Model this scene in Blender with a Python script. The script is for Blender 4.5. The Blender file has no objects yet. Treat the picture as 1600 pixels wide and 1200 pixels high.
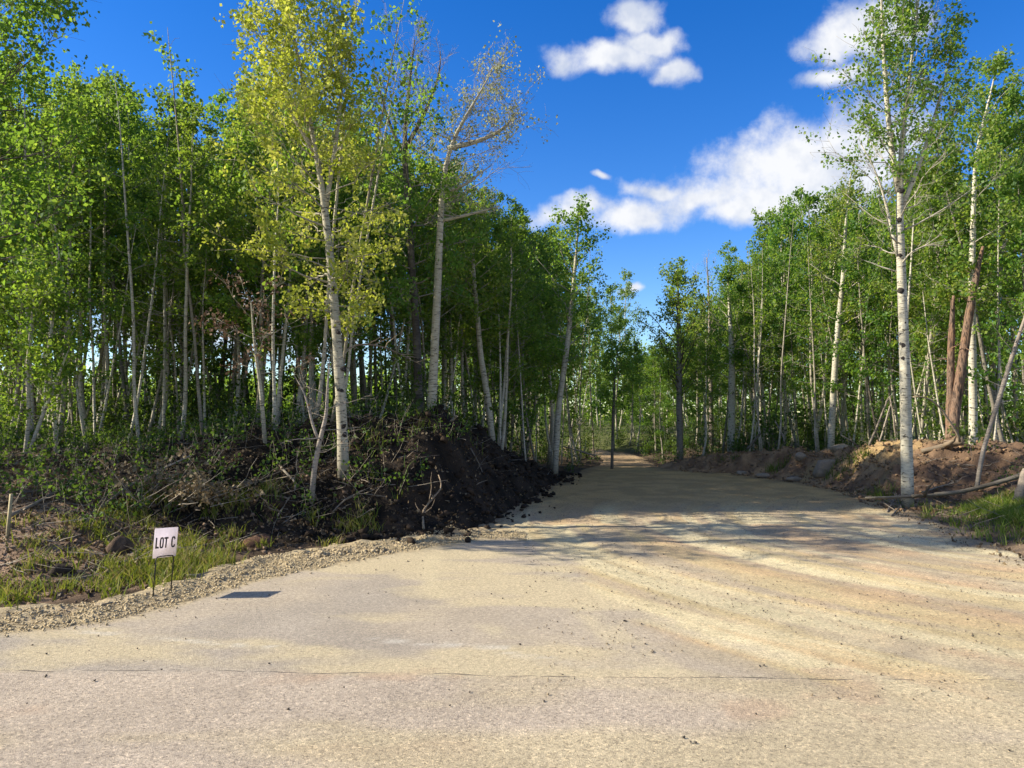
import bpy, math
import numpy as np
from mathutils import Vector

R = math.radians
scene = bpy.context.scene
COL = scene.collection

# ------------------------------------------------------------------ camera
CAM_H, FPX, PITCH = 1.7, 1180.0, math.atan(50 / 1180.0)
cam_d = bpy.data.cameras.new('camera')
cam = bpy.data.objects.new('camera', cam_d)
COL.objects.link(cam)
cam.location = (0, 0, CAM_H)
cam.rotation_euler = (math.pi / 2 + PITCH, 0, 0)
cam_d.sensor_width = 36.0
cam_d.lens = 36.0 * FPX / 1600.0
cam_d.clip_start, cam_d.clip_end = 0.1, 3000.0
scene.camera = cam

# ------------------------------------------------------------------ exposure, render settings
vs = scene.view_settings
vs.view_transform, vs.look, vs.gamma, vs.exposure = 'Standard', 'None', 1.0, 1.05
vs.use_curve_mapping = False
scene.render.engine = 'CYCLES'
cy = scene.cycles
cy.max_bounces, cy.diffuse_bounces, cy.glossy_bounces = 6, 4, 2
cy.transmission_bounces, cy.transparent_max_bounces = 4, 4
cy.sample_clamp_indirect = 6.0

# ------------------------------------------------------------------ sun
SUN_EL, SUN_AZ_BEHIND = R(31.5), R(1.0)        # sun low on the left
to_sun = Vector((-math.cos(SUN_EL) * math.cos(SUN_AZ_BEHIND),
                 -math.cos(SUN_EL) * math.sin(SUN_AZ_BEHIND), math.sin(SUN_EL)))
sun_d = bpy.data.lights.new('sun', 'SUN')
sun_d.energy, sun_d.angle, sun_d.color = 4.8, R(0.53), (1.0, 0.90, 0.74)
sun = bpy.data.objects.new('sun', sun_d)
COL.objects.link(sun)
sun.rotation_euler = (-to_sun).to_track_quat('-Z', 'Y').to_euler()


def ray(px, py):
    u, v = (px - 800) / FPX, (600 - py) / FPX
    return u, math.cos(PITCH) - v * math.sin(PITCH), math.sin(PITCH) + v * math.cos(PITCH)


def at(px, py, d):
    """world point seen at that place of the photograph, d metres ahead"""
    x, y, z = ray(px, py)
    return np.array((x / y * d, d, CAM_H + z / y * d))


# ------------------------------------------------------------------ world: sky with scattered clouds
world = bpy.data.worlds.new('World')
scene.world = world
world.use_nodes = True
world.cycles.sampling_method = 'MANUAL'
world.cycles.sample_map_resolution = 512
nt = world.node_tree
nt.nodes.clear()
N = nt.nodes.new
L = nt.links.new
out = N('ShaderNodeOutputWorld')
bg = N('ShaderNodeBackground')
bg.inputs['Strength'].default_value = 0.10
L(bg.outputs[0], out.inputs['Surface'])
sky = N('ShaderNodeTexSky')
sky.sky_type = 'NISHITA'
sky.sun_disc = False
sky.sun_elevation = SUN_EL
sky.sun_rotation = math.atan2(to_sun.x, to_sun.y)
sky.altitude = 700
sky.air_density, sky.dust_density, sky.ozone_density = 1.0, 0.15, 2.5
hs = N('ShaderNodeHueSaturation')
hs.inputs['Hue'].default_value = 0.515
hs.inputs['Saturation'].default_value = 1.40
hs.inputs['Value'].default_value = 1.04
L(sky.outputs[0], hs.inputs['Color'])
tc = N('ShaderNodeTexCoord')
sep = N('ShaderNodeSeparateXYZ')
L(tc.outputs['Generated'], sep.inputs[0])


def wmath(op, a, b=None, tree=None):
    n = (tree or nt).nodes.new('ShaderNodeMath')
    n.operation = op
    for i, v in enumerate((a, b)):
        if v is None:
            continue
        if isinstance(v, (int, float)):
            n.inputs[i].default_value = v
        else:
            (tree or nt).links.new(v, n.inputs[i])
    return n.outputs[0]


az = wmath('ARCTAN2', sep.outputs['X'], sep.outputs['Y'])
el = wmath('ARCSINE', sep.outputs['Z'])
comb = N('ShaderNodeCombineXYZ')
L(az, comb.inputs[0]); L(el, comb.inputs[1])


def wnoise(scale, detail, rough=0.55, stretch=(1, 1, 1)):
    m = N('ShaderNodeMapping')
    m.inputs['Scale'].default_value = stretch
    L(tc.outputs['Generated'], m.inputs['Vector'])
    n = N('ShaderNodeTexNoise')
    n.inputs['Scale'].default_value = scale
    n.inputs['Detail'].default_value = detail
    n.inputs['Roughness'].default_value = rough
    L(m.outputs[0], n.inputs['Vector'])
    return n


warp = wnoise(10, 3)
wv = N('ShaderNodeVectorMath'); wv.operation = 'SUBTRACT'
L(warp.outputs['Color'], wv.inputs[0]); wv.inputs[1].default_value = (.5, .5, .5)
ws = N('ShaderNodeVectorMath'); ws.operation = 'MULTIPLY'
L(wv.outputs[0], ws.inputs[0]); ws.inputs[1].default_value = (.13, .075, 0)
wa = N('ShaderNodeVectorMath'); wa.operation = 'ADD'
L(comb.outputs[0], wa.inputs[0]); L(ws.outputs[0], wa.inputs[1])
CLOUDS = [(1245, 258, 150, 72), (1115, 296, 130, 44), (1335, 238, 105, 74), (1225, 316, 160, 40), (1030, 288, 66, 22),
          (985, 341, 125, 34), (890, 330, 80, 24), (985, 15, 60, 26), (960, 86, 80, 26), (1040, 104, 36, 22), (1015, 56, 60, 18),
          (1345, 40, 105, 48), (1300, 118, 80, 20), (945, 276, 32, 10), (984, 451, 26, 9), (10, 260, 110, 76), (330, 500, 260, 60)]
blobs = []
for px, py, rx, ry in CLOUDS:
    x, y, z = ray(px, py)
    n = math.sqrt(x * x + y * y + z * z)
    blobs.append((math.atan2(x, y), math.asin(z / n), rx / FPX, ry / FPX))
cur = None
for a, e, rx, ry in blobs:
    if a > math.pi:
        a -= 2 * math.pi
    s = N('ShaderNodeVectorMath'); s.operation = 'SUBTRACT'
    L(wa.outputs[0], s.inputs[0]); s.inputs[1].default_value = (a, e, 0)
    m = N('ShaderNodeVectorMath'); m.operation = 'MULTIPLY'
    L(s.outputs[0], m.inputs[0]); m.inputs[1].default_value = (1 / rx, 1 / ry, 0)
    ln = N('ShaderNodeVectorMath'); ln.operation = 'LENGTH'
    L(m.outputs[0], ln.inputs[0])
    cur = ln.outputs['Value'] if cur is None else wmath('SMOOTH_MIN', cur, ln.outputs['Value'])
    if cur.node.operation == 'SMOOTH_MIN' if cur.node.bl_idname == 'ShaderNodeMath' else False:
        cur.node.inputs[2].default_value = 0.25
puff = wnoise(15, 6, .62)
# unseen clouds go on all round, denser than those listed, to raise ambient light
field_n = wnoise(2.6, 2, .5, (1, 1, 2.2))
beyond = N('ShaderNodeMapRange')
L(wmath('ABSOLUTE', az), beyond.inputs['Value'])
beyond.inputs['From Min'].default_value, beyond.inputs['From Max'].default_value = .68, .85
around = wmath('MULTIPLY', wmath('MULTIPLY', wmath('SUBTRACT', field_n.outputs['Fac'], .50), 7.0), beyond.outputs[0])
dens = wmath('ADD', wmath('MAXIMUM', wmath('SUBTRACT', 1.0, cur), wmath('SUBTRACT', around, wmath('MULTIPLY', wmath('SUBTRACT', 1.0, beyond.outputs[0]), 9.0))),
             wmath('MULTIPLY', wmath('SUBTRACT', puff.outputs['Fac'], .5), 1.9))
mr = N('ShaderNodeMapRange'); mr.interpolation_type = 'SMOOTHSTEP'
L(dens, mr.inputs['Value'])
mr.inputs['From Min'].default_value, mr.inputs['From Max'].default_value = -.10, 0.72
shade = wnoise(16, 4, .6)
cr = N('ShaderNodeValToRGB')
cr.color_ramp.elements[0].position, cr.color_ramp.elements[0].color = .36, (3.2, 3.5, 4.15, 1)
cr.color_ramp.elements[1].position, cr.color_ramp.elements[1].color = .58, (4.75, 4.8, 4.9, 1)
L(shade.outputs['Fac'], cr.inputs['Fac'])
mx = N('ShaderNodeMix'); mx.data_type = 'RGBA'
L(wmath('MULTIPLY', mr.outputs[0], .97), mx.inputs['Factor'])
L(hs.outputs[0], mx.inputs['A']); L(cr.outputs[0], mx.inputs['B'])
L(mx.outputs['Result'], bg.inputs['Color'])


# ------------------------------------------------------------------ numeric helpers
def hash2(ix, iy, seed):
    h = (ix.astype(np.int64) * 374761393 + iy.astype(np.int64) * 668265263 + seed * 982451653) & 0xFFFFFFFF
    h = ((h ^ (h >> 13)) * 1274126177) & 0xFFFFFFFF
    h = (h ^ (h >> 16)) & 0xFFFFFFFF
    return h / 4294967295.0


def vnoise(x, y, seed=0):
    x = np.asarray(x, float); y = np.asarray(y, float)
    ix, iy = np.floor(x), np.floor(y)
    fx, fy = x - ix, y - iy
    fx, fy = fx * fx * (3 - 2 * fx), fy * fy * (3 - 2 * fy)
    a, b = hash2(ix, iy, seed), hash2(ix + 1, iy, seed)
    c, d = hash2(ix, iy + 1, seed), hash2(ix + 1, iy + 1, seed)
    return (a * (1 - fx) + b * fx) * (1 - fy) + (c * (1 - fx) + d * fx) * fy


def fbm(x, y, seed=0, octv=4):
    s, a, t = 0.0, .5, 0.0
    for o in range(octv):
        s = s + a * vnoise(np.asarray(x) * 2 ** o, np.asarray(y) * 2 ** o, seed + o * 17)
        t += a
        a *= .5
    return s / t


def sstep(a, b, x):
    t = np.clip((np.asarray(x, float) - a) / (b - a), 0, 1)
    return t * t * (3 - 2 * t)


def seg_dist(x, y, poly, closed=False):
    """distance to a polyline and the parameter (index + fraction) of the nearest point"""
    x = np.asarray(x, float); y = np.asarray(y, float)
    best = np.full(np.broadcast(x, y).shape, 1e9)
    par = np.zeros_like(best)
    n = len(poly)
    for i in range(n if closed else n - 1):
        ax, ay = poly[i][:2]
        bx, by = poly[(i + 1) % n][:2]
        dx, dy = bx - ax, by - ay
        t = np.clip(((x - ax) * dx + (y - ay) * dy) / (dx * dx + dy * dy), 0, 1)
        d = np.hypot(x - ax - t * dx, y - ay - t * dy)
        m = d < best
        best = np.where(m, d, best)
        par = np.where(m, i + t, par)
    return best, par


def inside(x, y, poly):
    x = np.asarray(x, float); y = np.asarray(y, float)
    r = np.zeros(np.broadcast(x, y).shape, bool)
    n = len(poly)
    for i in range(n):
        ax, ay = poly[i]; bx, by = poly[(i + 1) % n]
        if ay == by:
            continue
        c = ((ay > y) != (by > y)) & (x < (bx - ax) * (y - ay) / (by - ay) + ax)
        r ^= c
    return r


# ------------------------------------------------------------------ plan of the place (metres; camera at 0,0 looking +y)
LB = [(-400, 6.2), (-30, 6.2), (-9, 6.3), (-4.39, 6.47), (-3.75, 6.85), (-3.46, 7.3), (-3.26, 8.19), (-2.93, 9.1), (-2.04, 10.0), (-.9, 10.67),
      (-.4, 11.8), (0, 13.4), (.56, 16.4), (1.52, 21.1), (2.3, 23.2), (3.25, 26), (3.75, 29.5), (3.5, 33), (1.8, 36.5), (-1.0, 39), (-4, 40.5)]
LEFT_BANK = LB + [(-400, 40.8), (-500, 30)]
RB = [(400, 6.2), (30, 6.2), (12, 6.4), (7, 6.8), (5.6, 7.9), (6.1, 9.5), (6.4, 11.1), (6.8, 13.4), (7.6, 16.6), (7.5, 18.7),
      (6.6, 22.2), (4.9, 23.5), (4.6, 26), (5.1, 29.5), (5.2, 33), (4.0, 37.3), (0.6, 41), (-4, 43)]
RIGHT_BANK = RB + [(-400, 43.2), (-500, 400), (500, 400), (500, 100)]
APRON = [(-9, 5.95), (-4.06, 5.99), (-3.35, 6.37), (-2.67, 7.87), (-1.58, 9.33), (-.54, 10.67), (.44, 10.4), (.74, 8.72), (.95, 6.9), (1.25, 5.7), (2.2, 5.1), (9, 4.95)]
ASPHALT = [(-400, 5.95)] + APRON + [(400, 4.95), (400, -12), (-400, -12)]
MOUND = [(-3.6, 12.9), (-2.4, 13.3), (-1.3, 13.5), (-.3, 16.0), (.75, 19.0), (1.5, 21.3)]
MOUND_H = [1.0, 1.5, 1.72, 1.36, .85, .15]
BERM = [(5.7, 24.3), (7.0, 23.4), (7.8, 21.5), (8.7, 19.7), (9.05, 17.8), (9.45, 16.3), (9.9, 15.5), (10.7, 14.8), (12.5, 14.2)]
BERM_H = [.2, .46, .55, .76, .88, 1.0, .78, .58, .3]


def wob(x, y):
    return x + .5 * (fbm(np.asarray(x) * .8, np.asarray(y) * .8, 5) - .5), y + .5 * (fbm(np.asarray(x) * .8, np.asarray(y) * .8, 9) - .5)


def bank_d(x, y):
    """signed distance into the left and the right bank (negative on the road side)"""
    xx, yy = wob(x, y)
    dl, _ = seg_dist(xx, yy, LB)
    dr, _ = seg_dist(xx, yy, RB)
    return np.where(inside(xx, yy, LEFT_BANK), dl, -dl), np.where(inside(xx, yy, RIGHT_BANK), dr, -dr)


def base_h(x, y, dl, dr):
    x = np.asarray(x, float); y = np.asarray(y, float)
    fall = 1 - .75 * sstep(17, 30, y) * sstep(-9, 0, x)
    hl = 1.12 * sstep(.1, 6.6, dl) * fall
    hr = .42 * sstep(.1, 4, dr)
    far = .45 * sstep(35, 48, y)
    rough = (fbm(x * 1.3, y * 1.3, 21) - .5) * .22 + (fbm(x * 5, y * 5, 33) - .5) * .10
    m = np.maximum(dl, dr)
    near = np.maximum(0, 1 - np.hypot(x, y - 12) / 160)
    return hl + hr + far + rough * sstep(0, .8, m) * near - .07 * (1 - sstep(-.25, .12, m))


def mound_h(x, y, dl):
    d, p = seg_dist(x, y, MOUND)
    hc = np.interp(p, range(len(MOUND_H)), MOUND_H)
    f = np.clip(1 - d / 3.1, 0, 1)
    f = np.where(f > .85, .85 + (f - .85) * .6, f)
    z = hc * f * np.clip(np.maximum(dl, 0) / 1.2, 0, 1) ** .85
    z = z + (z > .05) * ((fbm(np.asarray(x) * 1.5, np.asarray(y) * 1.5, 41) - .5) * .34 + (fbm(np.asarray(x) * 4.5, np.asarray(y) * 4.5, 43, 5) - .5) * .34) * np.clip(z / .4, 0, 1)
    return z


def berm_h(x, y, dr):
    d, p = seg_dist(x, y, BERM)
    hc = np.interp(p, range(len(BERM_H)), BERM_H)
    z = hc * np.clip(1.08 - d / 1.75, 0, 1) ** .85 * np.clip(np.maximum(dr + .1, 0) / .7, 0, 1) ** .8
    z = z + (z > .03) * ((fbm(np.asarray(x) * 1.9, np.asarray(y) * 1.9, 51) - .5) * .42 + (fbm(np.asarray(x) * 5, np.asarray(y) * 5, 53, 5) - .5) * .34) * np.clip(z / .3, 0, 1)
    return z


def H(x, y):
    """height of whatever surface is on top"""
    x = np.asarray(x, float); y = np.asarray(y, float)
    dl, dr = bank_d(x, y)
    b = base_h(x, y, dl, dr)
    z = b + np.maximum(np.maximum(mound_h(x, y, dl), berm_h(x, y, dr)), 0)
    return np.where(np.maximum(dl, dr) < 0, np.maximum(z, road_surf(x, y, None, np.maximum(dl, dr))), z)


def apron_d(x, y):
    a, b = wob(x, y)
    d, _ = seg_dist(a, b, ASPHALT, True)
    return np.where(inside(a, b, ASPHALT), d, -d)


def road_surf(x, y, da=None, m=None):
    """top of the road, shoulder and driveway, with the loose ridges of gravel"""
    x = np.asarray(x, float); y = np.asarray(y, float)
    da = apron_d(x, y) if da is None else da
    if m is None:
        m = np.maximum(*bank_d(x, y))
    loose = sstep(0, .25, -da)
    lump = loose * sstep(.3, -.5, wob(x, y)[0] - .2) * (y < 13)
    z = road_h(x, y) + lump * (.055 * (fbm(x * 3.0, y * 5.0, 415) - .42) + .08 * (fbm(x * 9, y * 9, 417, 3) - .5)) + loose * .012 * (fbm(x * 8, y * 8, 419) - .5)
    rad_, ang = np.hypot(x - 9.5, y - 12.0), np.arctan2(y - 12.0, x - 9.5)
    z = z + loose * (x > 0) * .06 * (fbm(rad_ * 2.6, ang * 1.4, 423) - .5) * sstep(5, 8, y)
    return z + .02 * sstep(-.35, 0, m)


def road_h(x, y):
    x = np.asarray(x, float); y = np.asarray(y, float)
    return .45 * sstep(35, 48, y) + .02 * (fbm(x * .5, y * .5, 71) - .5)


def h1(x, y):
    return float(H(np.array([x]), np.array([y]))[0])


# ------------------------------------------------------------------ object helpers
def mesh_obj(name, V, F, mat, parent=None, smooth=False, attrs=None, uvless=True):
    V = np.ascontiguousarray(V, dtype=np.float32)
    F = np.ascontiguousarray(F, dtype=np.int32)
    me = bpy.data.meshes.new(name)
    k = F.shape[1]
    me.vertices.add(len(V)); me.vertices.foreach_set('co', V.ravel())
    me.loops.add(F.size); me.loops.foreach_set('vertex_index', F.ravel())
    me.polygons.add(len(F))
    me.polygons.foreach_set('loop_start', np.arange(0, F.size, k, dtype=np.int32))
    if smooth:
        me.polygons.foreach_set('use_smooth', np.ones(len(F), bool))
    for an, av in (attrs or {}).items():
        av = np.asarray(av, dtype=np.float32)
        if av.ndim == 1:
            a = me.attributes.new(an, 'FLOAT', 'POINT'); a.data.foreach_set('value', av)
        else:
            a = me.attributes.new(an, 'FLOAT_COLOR', 'POINT')
            c = np.ones((len(av), 4), np.float32); c[:, :3] = av[:, :3]
            a.data.foreach_set('color', c.ravel())
    me.update(calc_edges=True)
    me.validate()
    me.materials.append(mat)
    o = bpy.data.objects.new(name, me)
    COL.objects.link(o)
    if parent is not None:
        o.parent = parent
    return o


def tag(o, label=None, cat=None, group=None, kind=None):
    if label: o['label'] = label
    if cat: o['category'] = cat
    if group: o['group'] = group
    if kind: o['kind'] = kind
    return o


def empty(name, loc, rz=0.0):
    o = bpy.data.objects.new(name, None)
    o.empty_display_size = .2
    COL.objects.link(o)
    o.location = tuple(float(v) for v in loc)
    o.rotation_euler = (0, 0, rz)
    return o


class Acc:
    """collects quads with per-vertex attributes"""
    def __init__(s):
        s.V, s.F, s.A, s.n = [], [], [], 0

    def add(s, V, F, A):
        V = np.asarray(V, float)
        s.V.append(V); s.F.append(np.asarray(F) + s.n)
        s.A.append(np.broadcast_to(np.asarray(A, float), (len(V),)))
        s.n += len(V)

    def get(s):
        return np.concatenate(s.V), np.concatenate(s.F), np.concatenate(s.A)


def tube(pts, rad, k=6, wobble=0.0, rng=None):
    pts = np.asarray(pts, float); n = len(pts)
    rad = np.asarray(rad, float)
    tang = np.gradient(pts, axis=0)
    tang /= np.linalg.norm(tang, axis=1)[:, None] + 1e-9
    ref = np.array((0., 1., 0.)) if abs(tang[0][1]) < .9 else np.array((1., 0., 0.))
    a = np.cross(tang, ref); a /= np.linalg.norm(a, axis=1)[:, None] + 1e-9
    b = np.cross(tang, a)
    th = np.arange(k) * 2 * np.pi / k
    rr = rad[:, None] * np.ones(k)
    if wobble and rng is not None:
        rr = rr * (1 + wobble * rng.normal(size=(n, k)))
    V = pts[:, None, :] + rr[..., None] * (np.cos(th)[None, :, None] * a[:, None, :] + np.sin(th)[None, :, None] * b[:, None, :])
    i = np.arange(n - 1)[:, None]; j = np.arange(k)[None, :]
    j2 = (j + 1) % k
    F = np.stack([i * k + j, i * k + j2, (i + 1) * k + j2, (i + 1) * k + j], -1).reshape(-1, 4)
    V = V.reshape(-1, 3)
    # close both ends with a small fan of quads to a centre point
    c0, c1 = len(V), len(V) + 1
    V = np.concatenate([V, pts[:1], pts[-1:]])
    caps = []
    for q in range(0, k - 1, 2):
        caps.append((c0, (q + 2) % k, q + 1, q)); o = (n - 1) * k
        caps.append((c1, o + q, o + q + 1, o + (q + 2) % k))
    if k % 2:
        pass
    return V, np.concatenate([F, np.array(caps)])


def leaf_quads(P, size, rng, droop=.5, aspect=.8):
    """one folded rhomb per leaf"""
    n = len(P)
    t = rng.normal(size=(n, 3)); t[:, 2] -= droop
    t /= np.linalg.norm(t, axis=1)[:, None]
    r = rng.normal(size=(n, 3))
    s = np.cross(t, r); s /= np.linalg.norm(s, axis=1)[:, None] + 1e-9
    nn = np.cross(s, t)
    sz = (size * rng.uniform(.5, 1.45, n))[:, None]
    base = P
    mid = P + t * sz * .45 + nn * sz * .1
    V = np.stack([base, mid + s * sz * .5 * aspect, P + t * sz, mid - s * sz * .5 * aspect], 1).reshape(-1, 3)
    F = np.arange(n * 4).reshape(n, 4)
    return V, F


# ------------------------------------------------------------------ materials
def newmat(name):
    m = bpy.data.materials.new(name)
    m.use_nodes = True
    t = m.node_tree
    t.nodes.clear()
    o = t.nodes.new('ShaderNodeOutputMaterial')
    return m, t, o


def nd(t, typ, **kw):
    n = t.nodes.new(typ)
    for k, v in kw.items():
        if k.startswith('i_'):
            n.inputs[k[2:].replace('_', ' ')].default_value = v
        else:
            setattr(n, k, v)
    return n


def ramp(t, fac, stops):
    n = t.nodes.new('ShaderNodeValToRGB')
    e = n.color_ramp.elements
    while len(e) < len(stops):
        e.new(.5)
    for el_, (p, c) in zip(e, stops):
        el_.position = p
        el_.color = (*c, 1) if len(c) == 3 else c
    t.links.new(fac, n.inputs['Fac'])
    return n.outputs['Color']


def mixc(t, fac, a, b, mode='MIX'):
    n = t.nodes.new('ShaderNodeMix'); n.data_type = 'RGBA'; n.blend_type = mode
    for s, v in (('Factor', fac), ('A', a), ('B', b)):
        if hasattr(v, 'is_linked'):
            t.links.new(v, n.inputs[s])
        else:
            n.inputs[s].default_value = v if not isinstance(v, tuple) else ((*v, 1) if len(v) == 3 else v)
    return n.outputs['Result']


def noise(t, scale, detail=4, rough=.55, vec=None, stretch=None):
    n = t.nodes.new('ShaderNodeTexNoise')
    n.inputs['Scale'].default_value, n.inputs['Detail'].default_value, n.inputs['Roughness'].default_value = scale, detail, rough
    if vec is None:
        vec = t.nodes.new('ShaderNodeTexCoord').outputs['Object']
    if stretch:
        m = t.nodes.new('ShaderNodeMapping')
        m.inputs['Scale'].default_value = stretch
        t.links.new(vec, m.inputs['Vector'])
        vec = m.outputs[0]
    t.links.new(vec, n.inputs['Vector'])
    return n.outputs['Fac']


def bump(t, h, strength, dist, target):
    b = t.nodes.new('ShaderNodeBump')
    b.inputs['Strength'].default_value, b.inputs['Distance'].default_value = strength, dist
    t.links.new(h, b.inputs['Height'])
    t.links.new(b.outputs[0], target)


def leaf_material(name, stops, trans=(.16, .22, .015), tmix=.42, hue=(.49, .042)):
    m, t, o = newmat(name)
    at_ = nd(t, 'ShaderNodeAttribute', attribute_name='tint')
    oi = nd(t, 'ShaderNodeObjectInfo')
    f = wmath('ADD', at_.outputs['Fac'], wmath('MULTIPLY', wmath('SUBTRACT', oi.outputs['Random'], .5, t), .35, t), t)
    c = ramp(t, f, stops)
    fr = wmath('FRACT', wmath('MULTIPLY', oi.outputs['Random'], 7.31, t), None, t)
    hv = nd(t, 'ShaderNodeHueSaturation')
    t.links.new(wmath('ADD', hue[0], wmath('MULTIPLY', fr, hue[1], t), t), hv.inputs['Hue'])
    t.links.new(wmath('ADD', .85, wmath('MULTIPLY', wmath('FRACT', wmath('MULTIPLY', oi.outputs['Random'], 23.7, t), None, t), .3, t), t), hv.inputs['Value'])
    t.links.new(c, hv.inputs['Color'])
    c = hv.outputs[0]
    tr_c = mixc(t, 1.0, c, (*trans, 1), 'ADD')
    d = nd(t, 'ShaderNodeBsdfDiffuse'); t.links.new(c, d.inputs['Color'])
    tr = nd(t, 'ShaderNodeBsdfTranslucent'); t.links.new(tr_c, tr.inputs['Color'])
    g = nd(t, 'ShaderNodeBsdfGlossy'); g.inputs['Roughness'].default_value = .55
    g.inputs['Color'].default_value = (.8, .85, .8, 1)
    m1 = nd(t, 'ShaderNodeMixShader'); m1.inputs[0].default_value = tmix
    t.links.new(d.outputs[0], m1.inputs[1]); t.links.new(tr.outputs[0], m1.inputs[2])
    m2 = nd(t, 'ShaderNodeMixShader'); m2.inputs[0].default_value = .02
    t.links.new(m1.outputs[0], m2.inputs[1]); t.links.new(g.outputs[0], m2.inputs[2])
    t.links.new(m2.outputs[0], o.inputs['Surface'])
    return m


LEAF_GREEN = leaf_material('aspen_leaf', [(0, (.044, .098, .016)), (.35, (.085, .160, .022)), (.7, (.155, .225, .030)), (1, (.25, .27, .045))], trans=(.175, .25, .014), tmix=.5)
LEAF_YELLOW = leaf_material('young_leaf', [(0, (.13, .17, .018)), (.4, (.23, .28, .03)), (.75, (.32, .35, .05)), (1, (.40, .39, .10))], trans=(.25, .27, .015), tmix=.45, hue=(.499, .004))
LEAF_DRY = leaf_material('dry_catkin', [(0, (.20, .22, .09)), (.5, (.34, .35, .18)), (1, (.45, .44, .28))], trans=(.10, .11, .04), tmix=.35, hue=(.5, .004))
LEAF_BROWN = leaf_material('dead_leaf', [(0, (.06, .035, .022)), (.5, (.14, .085, .055)), (1, (.27, .19, .13))], trans=(.02, .01, .0), tmix=.15)
LEAF_SHRUB = leaf_material('shrub_leaf', [(0, (.025, .055, .010)), (.4, (.05, .09, .014)), (.75, (.09, .13, .02)), (1, (.14, .15, .03))], trans=(.10, .15, .01))
GRASS = leaf_material('grass_blade', [(0, (.06, .10, .012)), (.45, (.12, .18, .02)), (.75, (.20, .22, .035)), (1, (.32, .25, .11))], trans=(.12, .13, .006), tmix=.35)


def bark_material(name, pale, grey, mark, dark_amt=.5, limb=(.25, .23, .19)):
    m, t, o = newmat(name)
    p = nd(t, 'ShaderNodeBsdfPrincipled'); p.inputs['Roughness'].default_value = .8
    p.inputs['Specular IOR Level'].default_value = .25
    t.links.new(p.outputs[0], o.inputs['Surface'])
    oi = nd(t, 'ShaderNodeObjectInfo')
    vec = t.nodes.new('ShaderNodeTexCoord').outputs['Object']
    big = noise(t, 1.6, 3, .6, vec, (1, 1, 1.2))
    c = mixc(t, ramp(t, wmath('ADD', big, wmath('MULTIPLY', wmath('SUBTRACT', oi.outputs['Random'], .5, t), .7, t), t), [(.42, (0, 0, 0)), (.75, (1, 1, 1))]), (*pale, 1), (*grey, 1))
    fine = noise(t, 9, 5, .6, vec, (1, 1, 6))
    c = mixc(t, .6, c, ramp(t, fine, [(.3, (.55, .53, .5)), (.6, (1.05, 1.05, 1.05))]), 'MULTIPLY')
    lent = noise(t, 7, 3, .6, vec, (1.2, 1.2, 9))
    lm = ramp(t, lent, [(.57, (0, 0, 0)), (.64, (1, 1, 1))])
    scar = noise(t, 7.5, 3, .6, vec, (1, 1, 1.6))
    sm = ramp(t, scar, [(.63, (0, 0, 0)), (.67, (1, 1, 1))])
    mk = mixc(t, 1.0, lm, sm, 'LIGHTEN')
    c = mixc(t, mixc(t, 1.0, mk, (dark_amt,) * 3, 'MULTIPLY'), c, (*mark, 1))
    # moss-stained, dirty foot of the stem
    sz_ = nd(t, 'ShaderNodeSeparateXYZ'); t.links.new(vec, sz_.inputs[0])
    ft = wmath('ADD', sz_.outputs[2], wmath('MULTIPLY', big, .9, t), t)
    c = mixc(t, ramp(t, ft, [(.35, (.75, .75, .75)), (1.0, (0, 0, 0))]), c, (.13, .115, .085, 1))
    lb = nd(t, 'ShaderNodeAttribute', attribute_name='limb')
    c = mixc(t, lb.outputs['Fac'], c, (*limb, 1))
    t.links.new(c, p.inputs['Base Color'])
    bump(t, fine, .5, .02, p.inputs['Normal'])
    return m


BARK = bark_material('aspen_bark', (.50, .46, .36), (.26, .235, .175), (.030, .026, .022), .88)
BARK_WHITE = bark_material('birch_bark', (.56, .53, .42), (.42, .39, .29), (.03, .026, .022), .9, (.29, .265, .22))
BARK_GREY = bark_material('grey_bark', (.26, .24, .195), (.07, .062, .05), (.022, .02, .017), .92, (.30, .27, .22))
BARK_DARK = bark_material('dark_bark', (.22, .20, .16), (.06, .052, .042), (.018, .016, .014), .9, (.10, .085, .07))
WOOD_GREY = bark_material('weathered_wood', (.36, .31, .25), (.20, .165, .13), (.07, .06, .05), .7, (.30, .26, .2))
WOOD_TAN = bark_material('peeled_wood', (.42, .33, .22), (.27, .20, .13), (.09, .07, .05), .7, (.36, .28, .19))


def rough_bark_material(name, a, b, dark):
    m, t, o = newmat(name)
    p = nd(t, 'ShaderNodeBsdfPrincipled'); p.inputs['Roughness'].default_value = .9
    t.links.new(p.outputs[0], o.inputs['Surface'])
    vec = t.nodes.new('ShaderNodeTexCoord').outputs['Object']
    fis = noise(t, 26, 5, .65, vec, (1, 1, .22))
    big = noise(t, 3, 3, .6, vec)
    c = mixc(t, ramp(t, big, [(.35, (0, 0, 0)), (.65, (1, 1, 1))]), (*a, 1), (*b, 1))
    c = mixc(t, ramp(t, fis, [(.40, (1, 1, 1)), (.52, (0, 0, 0))]), c, (*dark, 1))
    t.links.new(c, p.inputs['Base Color'])
    bump(t, fis, 1.0, .05, p.inputs['Normal'])
    return m


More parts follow.
